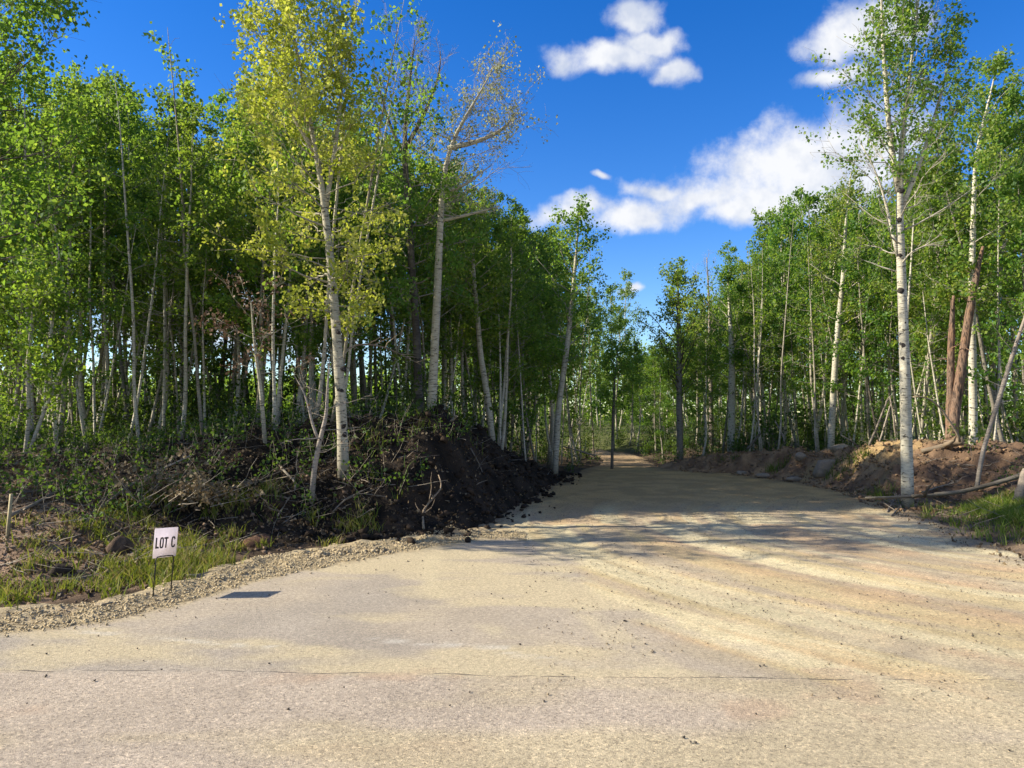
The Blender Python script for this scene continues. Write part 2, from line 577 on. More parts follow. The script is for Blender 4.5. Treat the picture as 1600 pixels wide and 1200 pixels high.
def vcol_material(name, grain=(120, .55), bump_s=(60, .6, .01), rough=.95, coarse=None, spec=.15):
    """colour from the mesh's own 'col' attribute (kind of soil, dust, sand), grain from noise"""
    m, t, o = newmat(name)
    p = nd(t, 'ShaderNodeBsdfPrincipled'); p.inputs['Roughness'].default_value = rough
    p.inputs['Specular IOR Level'].default_value = spec
    t.links.new(p.outputs[0], o.inputs['Surface'])
    a = nd(t, 'ShaderNodeAttribute', attribute_name='col')
    vec = t.nodes.new('ShaderNodeTexCoord').outputs['Object']
    n1 = noise(t, grain[0], 3, .7, vec)
    c = mixc(t, grain[1], a.outputs['Color'], ramp(t, n1, [(.25, (.35, .35, .36)), (.5, (1, 1, 1)), (.75, (1.45, 1.42, 1.36))]), 'MULTIPLY')
    n2 = noise(t, grain[0] * .16, 4, .65, vec)
    c = mixc(t, grain[1] * .7, c, ramp(t, n2, [(.3, (.6, .6, .6)), (.7, (1.25, 1.25, 1.25))]), 'MULTIPLY')
    h = noise(t, bump_s[0], 5, .7, vec)
    t.links.new(c, p.inputs['Base Color'])
    bump(t, h, bump_s[1], bump_s[2], p.inputs['Normal'])
    return m, t, p, c


KNOT = rough_bark_material('knot_bark', (.05, .04, .033), (.025, .02, .017), (.012, .010, .009))
BARK_DEAD = rough_bark_material('dead_bark', (.26, .15, .085), (.20, .14, .10), (.045, .03, .022))
GROUND_MAT = vcol_material('forest_soil', (60, .75), (40, .9, .03))[0]
MOUND_MAT = vcol_material('black_topsoil', (45, .7), (30, 1.0, .04))[0]
BERM_MAT = vcol_material('brown_clay', (55, .6), (30, .9, .03))[0]
CLOD_MAT = vcol_material('soil_clod', (70, .5), (40, .8, .02))[0]
ROAD_MAT, rt, rp, rc = vcol_material('dusty_road', (170, .72), (120, .85, .010))
# aggregate: single pale and dark chips, coarser on the chip-sealed lane
rvec = rt.nodes.new('ShaderNodeTexCoord').outputs['Object']
vo = nd(rt, 'ShaderNodeTexVoronoi'); vo.inputs['Scale'].default_value = 82
rt.links.new(rvec, vo.inputs['Vector'])
gr = nd(rt, 'ShaderNodeAttribute', attribute_name='grit')
sepc = nd(rt, 'ShaderNodeSeparateColor'); rt.links.new(vo.outputs['Color'], sepc.inputs[0])
chips = ramp(rt, sepc.outputs[0], [(0, (.42, .41, .42)), (.16, (.8, .8, .8)), (.5, (1, 1, 1)), (.86, (1.12, 1.1, 1.06)), (1, (1.6, 1.55, 1.45))])
rc = mixc(rt, gr.outputs['Fac'], rc, mixc(rt, 1.0, rc, chips, 'MULTIPLY'))
# the joint between the lane and the apron: an uneven dark crack
sp = nd(rt, 'ShaderNodeSeparateXYZ'); rt.links.new(rvec, sp.inputs[0])
jn = noise(rt, 1.1, 5, .6, rvec, (1, .05, 1))
jw = noise(rt, 3.3, 3, .6, rvec, (1, .05, 1))
jy = wmath('ADD', wmath('SUBTRACT', sp.outputs[1], 5.03, rt), wmath('ADD', wmath('MULTIPLY', wmath('SUBTRACT', jn, .5, rt), -.22, rt), wmath('MULTIPLY', sp.outputs[0], .03, rt), rt), rt)
jm = wmath('LESS_THAN', wmath('ABSOLUTE', jy, None, rt), wmath('MULTIPLY', wmath('MAXIMUM', wmath('SUBTRACT', jw, .43, rt), 0.0, rt), .055, rt), rt)
rc = mixc(rt, wmath('MULTIPLY', jm, .8, rt), rc, (.10, .085, .07, 1))
rt.links.new(rc, rp.inputs['Base Color'])


# ------------------------------------------------------------------ ground, mound, berm
def axis(parts):
    xs = [np.arange(a, b, s) for a, b, s in parts]
    return np.unique(np.round(np.concatenate(xs), 4))


def grid(xs, ys):
    X, Y = np.meshgrid(xs, ys)
    nx = len(xs)
    i, j = np.meshgrid(np.arange(len(ys) - 1), np.arange(nx - 1), indexing='ij')
    a = (i * nx + j).ravel()
    F = np.stack([a, a + 1, a + nx + 1, a + nx], 1)
    return X.ravel(), Y.ravel(), F


def lerp(a, b, t):
    return np.asarray(a) * (1 - t[:, None]) + np.asarray(b) * t[:, None]


gx = axis([(-900, -100, 100), (-100, -30, 10), (-30, -13, .5), (-13, 13, .1), (13, 30, .5), (30, 100, 10), (100, 901, 100)])
gy = axis([(-300, -20, 40), (-20, 5, 2.5), (5, 22, .1), (22, 50, .3), (50, 130, 4), (130, 1400, 90)])
X, Y, F = grid(gx, gy)
dl, dr = bank_d(X, Y)
Z = base_h(X, Y, dl, dr)
n1, n2, n3 = fbm(X * .9, Y * .9, 101), fbm(X * 3, Y * 3, 103), fbm(X * .35, Y * .35, 107)
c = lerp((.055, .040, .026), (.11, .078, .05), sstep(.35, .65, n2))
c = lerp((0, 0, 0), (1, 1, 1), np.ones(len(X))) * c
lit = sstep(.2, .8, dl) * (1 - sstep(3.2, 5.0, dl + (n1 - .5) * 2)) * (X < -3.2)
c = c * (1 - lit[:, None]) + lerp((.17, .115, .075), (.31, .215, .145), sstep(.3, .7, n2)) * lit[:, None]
black = sstep(.3, 1.0, dl) * (1 - sstep(4, 6, dl)) * sstep(-4.2, -3.0, X) * (Y < 22)
c = c * (1 - black[:, None]) + np.array((.035, .027, .02)) * black[:, None]
tan = sstep(-.5, .1, dr) * (1 - sstep(.6, 1.6, dr + (n1 - .5))) * (Y < 24)
c = c * (1 - tan[:, None]) + lerp((.14, .10, .065), (.26, .19, .12), sstep(.35, .65, n2)) * tan[:, None]
field = np.maximum(sstep(28, 40, Y) * sstep(4, 9, np.maximum(dl, dr)), sstep(33, 38, Y) * sstep(.1, .6, np.maximum(dl, dr)))
c = c * (1 - field[:, None]) + lerp((.07, .09, .025), (.11, .12, .04), n3) * field[:, None]
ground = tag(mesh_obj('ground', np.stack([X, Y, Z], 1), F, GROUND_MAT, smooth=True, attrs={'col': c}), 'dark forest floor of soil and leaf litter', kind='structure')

# black soil mound beside the driveway mouth
X, Y, F = grid(axis([(-7.6, 2.6, .06)]), axis([(9.6, 23, .06)]))
dl, dr = bank_d(X, Y)
mh = mound_h(X, Y, dl)
Z = base_h(X, Y, dl, dr) + np.where(mh > .03, mh, -.15)
keep = (mh[F] > .03).any(1)
n2, n1 = fbm(X * 4, Y * 4, 203), fbm(X * 1.1, Y * 1.1, 205)
c = lerp((.014, .011, .008), (.045, .033, .023), sstep(.35, .7, n2))
c = lerp((0, 0, 0), (1, 1, 1), np.ones(len(X))) * c
b = sstep(.55, .75, n1) * .6
c = c * (1 - b[:, None]) + np.array((.045, .032, .022)) * b[:, None]
mound = mesh_obj('soil_mound', np.stack([X, Y, Z], 1), F[keep], MOUND_MAT, smooth=True, attrs={'col': c})
tag(mound, 'big mound of black topsoil heaped beside the driveway mouth', 'soil mound')

# brown clay berm pushed up along the far side of the driveway
X, Y, F = grid(axis([(4.6, 14, .06)]), axis([(12.4, 26.5, .06)]))
dl, dr = bank_d(X, Y)
bh = berm_h(X, Y, dr)
Z = base_h(X, Y, dl, dr) + np.where(bh > .03, bh, -.15)
keep = (bh[F] > .03).any(1)
n2, n1 = fbm(X * 4, Y * 4, 303), fbm(X * .8, Y * .8, 305)
_, bp = seg_dist(X, Y, BERM)
c = lerp((.15, .092, .055), (.34, .225, .125), sstep(.3, .7, n2 * .6 + n1 * .4))
yel = sstep(.5, .7, n1) * (np.abs(bp - 3.6) < 1.2)
c = c * (1 - .6 * yel[:, None]) + .6 * yel[:, None] * np.array((.40, .29, .13))
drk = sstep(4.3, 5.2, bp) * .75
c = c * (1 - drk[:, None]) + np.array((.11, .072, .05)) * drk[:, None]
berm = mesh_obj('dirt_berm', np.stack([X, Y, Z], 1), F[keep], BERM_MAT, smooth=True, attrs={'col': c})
tag(berm, 'long low berm of brown clay bulldozed along the forest edge', 'dirt berm')

# ------------------------------------------------------------------ road, gravel shoulder, driveway: one surface, three objects
X, Y, F = grid(axis([(-400, -40, 60), (-40, -8, .8), (-8, 9, .05), (9, 40, .8), (40, 401, 60)]),
               axis([(-6, 3, .6), (3, 12, .05), (12, 26, .1), (26, 60, .5), (60, 130, 3)]))
xx, yy = wob(X, Y)
da, _ = seg_dist(xx, yy, ASPHALT, True)
da = np.where(inside(xx, yy, ASPHALT), da, -da)
dl, dr = bank_d(X, Y)
m = np.maximum(dl, dr)
fine, mid, lrg = fbm(X * 9, Y * 9, 401), fbm(X * 2.2, Y * 2.2, 403), fbm(X * .7, Y * .7, 405)
wide = fbm(X * .5, Y * 1.6, 407)
# streaks left by turning wheels, curling out of the driveway towards the road
cx_, cy_ = 9.5, 12.0
rad_, ang = np.hypot(X - cx_, Y - cy_), np.arctan2(Y - cy_, X - cx_)
st1, st2 = fbm(rad_ * 3.2, ang * 1.5, 409), fbm(rad_ * 1.3, ang * 1.1, 411)
near = lerp((.455, .385, .255), (.425, .36, .28), sstep(.42, .66, wide))
near = near * (.86 + .28 * mid[:, None]) * (.9 + .2 * fine[:, None])
apron = lerp((.41, .352, .268), (.362, .318, .255), sstep(.46, .66, lrg))
apron = apron * (.88 + .24 * mid[:, None])
dust = sstep(.44, .62, fbm(X * .8 + Y * .3, Y * 2.0, 413))
apron = apron * (1 - .75 * dust[:, None]) + .75 * dust[:, None] * np.array((.52, .44, .275))
sand = lerp((.50, .41, .235), (.41, .345, .24), sstep(.36, .55, fbm(rad_ * 4.6, ang * 1.8, 425)))
org = sstep(.42, .64, st2 * .45 + st1 * .25 + mid * .3)
sand = sand * (1 - .6 * org[:, None]) + .6 * org[:, None] * np.array((.47, .315, .175))
pale = sstep(.50, .62, st1) * .85
sand = sand * (1 - pale[:, None]) + pale[:, None] * np.array((.58, .51, .32))
sand = sand * (.82 + .36 * mid[:, None]) * (.88 + .24 * fine[:, None])
drv = lerp((.46, .32, .145), (.36, .255, .12), sstep(.4, .6, mid))  # driveway dirt, warmed in its colour to offset the bluish shade there
fd = sstep(12, 16, Y)
sand = sand * (1 - fd[:, None]) + drv * fd[:, None]
gravel = lerp((.46, .38, .235), (.36, .295, .185), sstep(.35, .65, fine))
ob = sstep(.62, .75, mid) * .5
gravel = gravel * (1 - ob[:, None]) + ob[:, None] * np.array((.42, .28, .18))
c = sand.copy()
left_sh = (xx < .2) & (Y < 13)
k = (sstep(.3, -.3, xx - .1) * (Y < 14))[:, None]
c = c * (1 - k) + gravel * k
k = sstep(-.04, .22, da + (mid - .5) * .35 + (st1 - .5) * .9 * (X > -.2))[:, None]
seam = (sstep(-.08, .04, Y - 5.03 + .03 * X))[:, None]
c = c * (1 - k) + (near * (1 - seam) + apron * seam) * k
# sand blown over the joint on the right
k = (sstep(.5, 2.2, X) * sstep(4.0, 5.2, Y) * sstep(.35, .6, mid * .5 + st1 * .5) * .55)[:, None]
c = c * (1 - k) + sand * k
k = (sstep(.62, .74, fbm(X * 1.4, Y * 1.8, 431)) * sstep(3.6, 4.4, Y) * (Y < 5.2) * .5)[:, None]
c = c * (1 - k) + np.array((.43, .31, .21)) * k
# band of sand carried onto the apron by turning wheels
for pl, w in (([(.43, 10.2), (.47, 8.6), (.52, 7.2), (.72, 6.1), (.98, 5.15)], .13), ([(-.9, 10.2), (-.95, 8.6), (-.7, 7.0), (-.1, 6.0)], .10), ([(1.6, 8.5), (1.9, 7.0), (2.5, 5.9), (3.4, 5.0)], .14)):
    d, _ = seg_dist(xx * .35 + X * .65, Y, pl)
    k = ((1 - sstep(w * .5, w * 1.5, d)) * sstep(.3, .55, mid) * .6)[:, None]
    c = c * (1 - k) + np.array((.54, .465, .30)) * k
# worn white edge line
for pl, w in (([(-3.45, 6.05), (-2.7, 5.86), (-1.9, 5.64), (-1.5, 5.6)], .035), ([(-1.05, 5.82), (-.4, 5.68), (-.05, 5.62)], .05), ([(-.1, 5.5), (.25, 5.36), (.5, 5.22)], .05)):
    d, _ = seg_dist(X, Y, pl)
    k = ((1 - sstep(w * .4, w * 1.6, d)) * sstep(.35, .65, fine) * .6)[:, None]
    c = c * (1 - k) + np.array((.52, .49, .42)) * k
dirt = sstep(-.5, .1, m + (mid - .5) * .7)[:, None] * (Y > 9.5)[:, None] * (X > -1)[:, None]
c = c * (1 - .75 * dirt) + .75 * dirt * lerp((.12, .085, .055), (.24, .175, .11), fine)
far = sstep(24, 27, Y)[:, None]
c = c * (1 - far) + far * lerp((.38, .27, .16), (.30, .22, .13), mid)
loose = np.clip(sstep(0, .25, -da), 0, 1)
Z = road_surf(X, Y, da, m)
Z = Z - .12 * sstep(.1, .5, m)
Z = Z - .006 * seam[:, 0] * 0
grit = np.where(da > 0, np.where(Y < 5.03, .7, .5), .6)
P = np.stack([X, Y, Z], 1)
fc = F[:, 0]
ok = (m[F] < .45).any(1)
fx, fy, fa = xx[fc], Y[fc], da[fc]
is_road = (fa > 0) & ok
is_gra = ~is_road & (fx < .1) & (fy < 13.5) & ok
is_drv = ~is_road & ~is_gra & ok


def sub(name, mask, label):
    f = F[mask]
    u, inv = np.unique(f.ravel(), return_inverse=True)
    return tag(mesh_obj(name, P[u], inv.reshape(-1, 4), ROAD_MAT, smooth=True, attrs={'col': c[u], 'grit': grit[u]}), label, kind='structure')


sub('road', is_road, 'dusty asphalt road with a cracked joint and paved apron')
sub('gravel_shoulder', is_gra, 'loose pale gravel shoulder between apron and grass')
sub('driveway', is_drv, 'sandy dirt driveway leading to a narrow track into the trees')


# ------------------------------------------------------------------ trees
def wander(rng, n, amp):
    w = np.cumsum(rng.normal(size=(n, 3)) * amp, 0)
    w[0] = 0
    w[:, 2] *= .2
    return w


def resample(pts, n):
    pts = np.asarray(pts, float)
    s = np.concatenate([[0], np.cumsum(np.linalg.norm(np.diff(pts, axis=0), axis=1))])
    q = np.linspace(0, s[-1], n)
    res = np.stack([np.interp(q, s, pts[:, i]) for i in range(3)], 1)
    for _ in range(2):
        res[1:-1] = res[1:-1] * .5 + (res[:-2] + res[2:]) * .25
    return res


def grow(rng, stems, wood, leaves, sides=8):
    """stems: list of dicts. Adds wood tubes and leaf clusters."""
    for s in stems:
        path = resample(s['path'], s.get('n', 16))
        rad = np.interp(np.linspace(0, 1, len(path)), np.linspace(0, 1, len(s['rad'])), s['rad'])
        V, Fq = tube(path, rad, sides, .035, rng)
        wood.add(V, Fq, np.full(len(V), s.get('limb', 0.0)))
        nb = s['nb']
        t0, t1 = s['t']
        up = s.get('up', (28, 62))
        leafy = s.get('leafy', lambda t: 1.0)
        lim_p = s.get('limb_b', .55)
        ga = rng.uniform(0, 6.28)
        for i in range(nb):
            t = t0 + (t1 - t0) * (i + rng.uniform(0, .9)) / nb
            f = t * (len(path) - 1); j = min(int(f), len(path) - 2); q = f - j
            p0 = path[j] * (1 - q) + path[j + 1] * q
            r0 = (rad[j] * (1 - q) + rad[j + 1] * q)
            ga += 2.4 + rng.uniform(-.5, .5)
            if 'az' in s and rng.uniform() < s['az'][1]:
                ga_use = s['az'][0] + rng.normal() * .7
            else:
                ga_use = ga
            ct = (t - t0) / (t1 - t0 + 1e-9)
            Lb = np.interp(ct, s['len'][0], s['len'][1]) * rng.uniform(.65, 1.2)
            e = R(up[0] + (up[1] - up[0]) * ct + rng.normal() * 8)
            d = np.array((math.cos(ga_use) * math.cos(e), math.sin(ga_use) * math.cos(e), math.sin(e)))
            n = 6
            bpts = p0 + np.linspace(0, 1, n)[:, None] * d * Lb
            curve = np.linspace(0, 1, n) ** 2
            bpts[:, 2] += curve * Lb * rng.uniform(-.05, .22)
            bpts += wander(rng, n, Lb * s.get('crook', .03))
            rb = min(max(r0 * rng.uniform(.18, .32), .004), .026)
            rr = np.linspace(rb, max(rb * .25, .0028), n)
            V, Fq = tube(bpts, rr, 4)
            wood.add(V, Fq, np.full(len(V), lim_p + .3 * rng.uniform()))
            lf = leafy(t)
            nsub = max(2, int(round(s.get('nsub', 5) * min(1.2, .45 + Lb))))
            for k in range(nsub):
                bt = rng.uniform(.25, 1.0) if k else 1.0
                g = bt * (n - 1); jj = min(int(g), n - 2); qq = g - jj
                q0 = bpts[jj] * (1 - qq) + bpts[jj + 1] * qq
                dd = (bpts[jj + 1] - bpts[jj]); dd /= np.linalg.norm(dd) + 1e-9
                dd = dd * .8 + rng.normal(size=3) * .55; dd[2] += .15
                dd /= np.linalg.norm(dd)
                Ls = Lb * rng.uniform(.22, .5) * s.get('sublen', 1.0)
                ns = 4
                sp_ = q0 + np.linspace(0, 1, ns)[:, None] * dd * Ls + wander(rng, ns, Ls * .06)
                V, Fq = tube(sp_, np.linspace(max(rb * .35, .003), .0018, ns), 3)
                wood.add(V, Fq, np.full(len(V), .8 + .2 * rng.uniform()))
                if s.get('twigs') and rng.uniform() < s['twigs']:
                    for _ in range(3):
                        a0 = sp_[rng.integers(1, ns)]
                        d3 = dd * .6 + rng.normal(size=3) * .6
                        d3 /= np.linalg.norm(d3)
                        tp = a0 + np.linspace(0, 1, 3)[:, None] * d3 * Ls * rng.uniform(.4, .8) + wander(rng, 3, Ls * .05)
                        V, Fq = tube(tp, (.0022, .0018, .0013), 3)
                        wood.add(V, Fq, np.full(len(V), .9))
                if rng.uniform() > lf:
                    continue
                nc = s.get('nc', 5)
                for cidx in range(nc):
                    a = sp_[0] + (sp_[-1] - sp_[0]) * (rng.uniform(.3, 1.15))
                    a = a + rng.normal(size=3) * Ls * .16
                    ml = rng.poisson(s.get('m', 8))
                    if ml:
                        pos = a + rng.normal(size=(ml, 3)) * s.get('sig', .07)
                        tone = rng.normal() * .2
                        leaves.append((pos, tone))


def pack_leaves(rng, leaves, size, base=.45, droop=.5, spread=.16):
    P_ = np.concatenate([p for p, _ in leaves])
    tone = np.concatenate([np.full(len(p), t) for p, t in leaves])
    V, Fq = leaf_quads(P_, size, rng, droop)
    tint = np.repeat(np.clip(base + tone + rng.normal(size=len(P_)) * spread, 0, 1), 4)
    return V, Fq, tint


def tree_obj(name, loc, seed, stems, leaf_size, bark, leaf_mat, sides=8, base=.45, droop=.5):
    rng = np.random.default_rng(seed)
    wood, leaves = Acc(), []
    grow(rng, stems, wood, leaves, sides)
    root = empty(name, loc)
    V, Fq, A = wood.get()
    mesh_obj('trunk', V, Fq, bark, root, True, {'limb': A})
    if leaves:
        V, Fq, tint = pack_leaves(rng, leaves, leaf_size, base, droop)
        mesh_obj('crown', V, Fq, leaf_mat, root, False, {'tint': tint})
    return root


def copy_tree(o, name=None):
    c_ = o.copy()
    COL.objects.link(c_)
    if name:
        c_.name = name
    for ch in o.children:
        d = ch.copy()
        COL.objects.link(d)
        d.parent = c_
    return c_


def proto_stems(rng, Ht, r0, cb, cr_, dense=1.0, lean=.05, fork=False, leafmul=1.0):
    lx, ly = rng.normal() * lean, rng.normal() * lean
    n = 9
    ts = np.linspace(0, 1, n)
    path = np.stack([lx * ts * Ht, ly * ts * Ht, ts * Ht], 1)
    path[:, :2] += np.cumsum(rng.normal(size=(n, 2)) * Ht * .010, 0)
    path[0, :2] = 0
    path[:, 2] -= .15 * (ts == 0)
    main = dict(path=path, rad=[r0 * 1.5, r0 * 1.05, r0 * .95, r0 * .85, r0 * .74, r0 * .62, r0 * .48, r0 * .32, .008], nb=int(28 * dense), t=(cb, .985), nsub=5, nc=3,
                len=([0, .25, .6, 1], [cr_ * .75, cr_, cr_ * .75, cr_ * .3]), m=10 * leafmul, sig=.065, up=(12, 60),
                leafy=lambda t: .92)
    low = dict(path=path[:5], rad=[.001, .001], nb=7, t=(.3, 1.0), nsub=2, nc=1, len=([0, 1], [.35, .7]), leafy=lambda t: .12, m=3, up=(-5, 35), crook=.07)
    res = [main, low]
    if fork:
        j = 5
        p = path[j:] + np.linspace(0, 1, n - j)[:, None] * np.array((rng.normal() * .5, rng.normal() * .5, -.2))
        res.append(dict(path=p, rad=[r0 * .4, .006], nb=int(9 * dense), t=(.1, .98), nsub=4, nc=3, len=([0, .5, 1], [cr_ * .7, cr_ * .6, .3]), m=10 * leafmul, sig=.065))
    return res


protos = []
prng = np.random.default_rng(77)
specs = [  # height, radius, crown base, crown radius, density
    (7.4, .044, .33, 1.05, 1.0), (8.2, .052, .42, 1.15, 1.0), (6.6, .036, .28, .95, 1.0), (7.9, .046, .48, .95, .85), (8.6, .056, .42, 1.25, 1.05),
    (7.0, .037, .24, 1.0, 1.05), (8.0, .042, .54, .9, .75), (7.6, .046, .36, 1.2, 1.0), (5.6, .030, .24, .85, .9), (8.5, .048, .50, 1.1, .9)]
protos_c = []
for i, (Ht, r0, cb, cr_, dn) in enumerate(specs):
    t_ = tree_obj('aspen_tree', (0, 0, 0), 500 + i, proto_stems(prng, Ht, r0, cb, cr_, dn, .035, i % 3 == 1), .072,
                  BARK_DARK if i in (3, 8) else BARK_WHITE if i in (0, 6, 9) else BARK, LEAF_GREEN, 6, .5)
    protos_c.append([False, t_])

placed = []
PROTO_H = [sp_[0] for sp_ in specs]
SKY_PX = [-400, -100, 0, 100, 150, 250, 370, 600, 720, 800, 850, 925, 955, 970, 985, 1012, 1032, 1100, 1150, 1200, 1290, 1350, 1450, 1500, 1600, 1700, 2200]
SKY_PY = [60, 60, 105, 108, 95, 105, 115, 190, 255, 320, 350, 315, 370, 430, 530, 560, 535, 460, 435, 335, 275, 300, 200, 135, 90, 60, 60]


def tree_scale(x, y, k):
    """height of the stand: even canopy, lower towards the track"""
    px = 800 + x / y * FPX
    top = np.interp(px, SKY_PX, SKY_PY) + min(trng.exponential(38), 170)
    ztop = at(px, top, y)[2]
    return float(np.clip((ztop - h1(x, y)) / (PROTO_H[k] * 1.03), .55, 1.22))



def place_aspen(x, y, label, group, k=None, sc=None, rz=None):
    k = int(trng.integers(len(protos_c))) if k is None else k
    used, pr = protos_c[k]
    o = copy_tree(pr) if used else pr
    protos_c[k][0] = True
    o.location = (x, y, h1(x, y) - .06)
    o.rotation_euler = (trng.normal() * .035, trng.normal() * .035, trng.uniform(0, 6.28) if rz is None else rz)
    s = tree_scale(x, y, k) if sc is None else sc
    w_ = .35 + .65 * s
    o.scale = (w_, w_, s)
    o['proto'] = k
    tag(o, label, 'tree', group)
    placed.append((x, y))
    return o


trng = np.random.default_rng(2024)
HERO_XY = [(-2.56, 11.5), (-1.8, 14.6), (-1.5, 14.3), (7.33, 14), (5.8, 26), (7.2, 28), (9.8, 16.9), (10.7, 17.6)]


def scatter(n, xr, yr, ok, spacing, label, group, ks=None, sc=(.86, 1.14)):
    got = 0
    for _ in range(n * 60):
        if got >= n:
            break
        x, y = trng.uniform(*xr), trng.uniform(*yr)
        if not ok(x, y):
            continue
        if any((x - a) ** 2 + (y - b) ** 2 < spacing ** 2 for a, b in placed) or any((x - a) ** 2 + (y - b) ** 2 < .5 for a, b in HERO_XY):
            continue
        k = None if ks is None else int(trng.choice(ks))
        place_aspen(x, y, label, group, k)
        got += 1
    return got


def dLR(x, y):
    a, b = bank_d(np.array([x]), np.array([y]))
    return float(a[0]), float(b[0])


def crest_behind(x, y):
    """behind the mound's ridge as seen from the road"""
    ys = np.interp(x, [-3.6, -2.4, -1.3, -.3, .75, 1.5], [13.6, 14.1, 14.4, 16.8, 19.9, 22.0])
    return y > ys


counts = {}
counts['left'] = scatter(96, (-18, -3.2), (13.6, 24.5), lambda x, y: x > -.70 * y - 1.5 and dLR(x, y)[0] > 3, .72,
                         'aspen deeper in the shaded stand left of the mound', 'aspens of the shaded stand left of the mound', sc=(.92, 1.16))
counts['mid'] = scatter(58, (-3.4, 5.2), (14.2, 38), lambda x, y: crest_behind(x, y) and dLR(x, y)[0] > .7 and not 27 < y < 33.5, .75,
                        'aspen further back behind the black soil mound', 'aspens behind the black soil mound', sc=(.80, .98))
counts['right'] = scatter(68, (7.2, 21), (16.2, 32), lambda x, y: x < .72 * y + 1.5 and dLR(x, y)[1] > 1.1 and x > np.interp(y, [15, 16.3, 19.7, 23.4, 26], [10.6, 10.2, 9.4, 7.9, 6.2]), .8,
                          'sunlit aspen deeper in the woods behind the clay berm', 'sunlit aspens behind the clay berm', sc=(.86, 1.12))
counts['trackr'] = scatter(48, (4.6, 15), (23.9, 46), lambda x, y: dLR(x, y)[1] > .35, .78,
                           'aspen within the grove right of the narrow track', 'aspens along the right side of the track', sc=(.78, .98))
counts['far'] = scatter(28, (-4, 20), (42, 62), lambda x, y: max(dLR(x, y)) > .8, 1.2,
                        'distant aspen in the woods beyond the track\'s last bend', 'distant aspens beyond the track\'s last bend', sc=(.8, 1.0))
counts['off'] = scatter(15, (-27, -11.6), (9.9, 14.4), lambda x, y: x < -.70 * y - 1.5, 1.2,
                        'aspen of the roadside stand beyond the wooden stake', 'aspens beyond the wooden stake')
print('trees', counts)
ORD = ['first', 'second', 'third', 'fourth', 'fifth', 'sixth', 'seventh', 'eighth', 'ninth', 'tenth', 'eleventh', 'twelfth']
LOOK = {0: 'pale', 1: 'forked pale', 2: 'small pale', 3: 'dark-barked', 4: 'stout forked', 5: 'low-crowned', 6: 'high-crowned', 7: 'broad-crowned', 8: 'short dark', 9: 'tall straight'}
FRONT = {'aspens of the shaded stand left of the mound': (12, 'aspen in the front row of the shaded stand, {} from the picture\'s left edge'),
         'aspens behind the black soil mound': (8, 'aspen nearest behind the black soil mound, {} from the left'),
         'sunlit aspens behind the clay berm': (10, 'aspen in the front row behind the clay berm, {} from the track side'),
         'aspens along the right side of the track': (7, 'aspen nearest the right edge of the narrow track, {} from the track'),
         'distant aspens beyond the track\'s last bend': (5, 'nearest of the distant aspens at the track end, {} from the left')}
for gname, (kf, text) in FRONT.items():
    mem = [o for o in COL.objects if o.parent is None and o.get('group') == gname]
    mem.sort(key=lambda o: o.location.y)
    row = []
    for o in mem:
        px = o.location.x / o.location.y
        if abs(px) < .70 and all(abs(px - r_.location.x / r_.location.y) > .02 for r_ in row):
            row.append(o)
        if len(row) == kf:
            break
    row.sort(key=lambda o: o.location.x / o.location.y)
    for o in mem:
        if o in row:
            o['label'] = text.format(ORD[row.index(o)])
        else:
            o['label'] = LOOK[o['proto']] + ' ' + o['label']
for o in COL.objects:
    if 'proto' in o:
        del o['proto']


# leafy saplings between the trees
bare = []
for i in range(4):
    Ht = [5.6, 6.6, 4.4, 7.0][i]
    n = 8
    ts = np.linspace(0, 1, n)
    pth = np.stack([ts * Ht * prng.normal() * .07, ts * Ht * prng.normal() * .07, ts * Ht], 1)
    pth[1:, :2] += np.cumsum(prng.normal(size=(n - 1, 2)) * Ht * .008, 0)
    pth[0, 2] = -.15
    bare.append([False, tree_obj('young_aspen', (0, 0, 0), 700 + i, [dict(path=pth, rad=[.036, .028, .025, .020, .013, .004], nb=18, t=(.28, .98), nsub=3, nc=3, m=8, sig=.065, up=(5, 55),
                                 len=([0, .5, 1], [.4, .65, .3]), crook=.06, leafy=lambda t: .2 if t < .5 else .7)], .065, BARK if i % 2 else BARK_WHITE, LEAF_GREEN, 5, .5)])


def scatter_bare(n_, xr, yr, ok, label, group):
    got = 0
    for _ in range(n_ * 60):
        if got >= n_:
            break
        x, y = trng.uniform(*xr), trng.uniform(*yr)
        if not ok(x, y) or any((x - a) ** 2 + (y - b) ** 2 < .12 for a, b in placed):
            continue
        k = int(trng.integers(4))
        o = copy_tree(bare[k][1]) if bare[k][0] else bare[k][1]
        bare[k][0] = True
        o.location = (x, y, h1(x, y) - .05)
        o.rotation_euler = (trng.normal() * .07, trng.normal() * .07, trng.uniform(0, 6.28))
        s_ = trng.uniform(.8, 1.15)
        o.scale = (s_, s_, s_)
        tag(o, ['thin white pole-like sapling', 'slim grey pole-like sapling', 'short white sapling', 'tall slim pole-like sapling'][k] + label, 'sapling', group)
        placed.append((x, y))
        got += 1


scatter_bare(66, (-15, -3), (13, 20), lambda x, y: x > -.70 * y - .3 and dLR(x, y)[0] > 3, ' among the shaded aspens left of the mound', 'saplings in the shaded stand')
scatter_bare(40, (-3.4, 3.5), (14.6, 30), lambda x, y: crest_behind(x, y) and dLR(x, y)[0] > .5, ' between the trunks behind the black mound', 'saplings behind the black mound')
scatter_bare(70, (6.5, 16), (16.4, 27), lambda x, y: x < .70 * y + .3 and dLR(x, y)[1] > 1.0 and x > np.interp(y, [15, 16.3, 19.7, 23.4, 26], [10.6, 10.2, 9.3, 7.6, 6.0]), ' among the sunlit aspens behind the berm', 'saplings behind the clay berm')


def hero_path(pix, d, dz=0.0, dd=None):
    pts = [at(px, py, d + (dd[i] if dd else 0)) for i, (px, py) in enumerate(pix)]
    return np.array(pts)


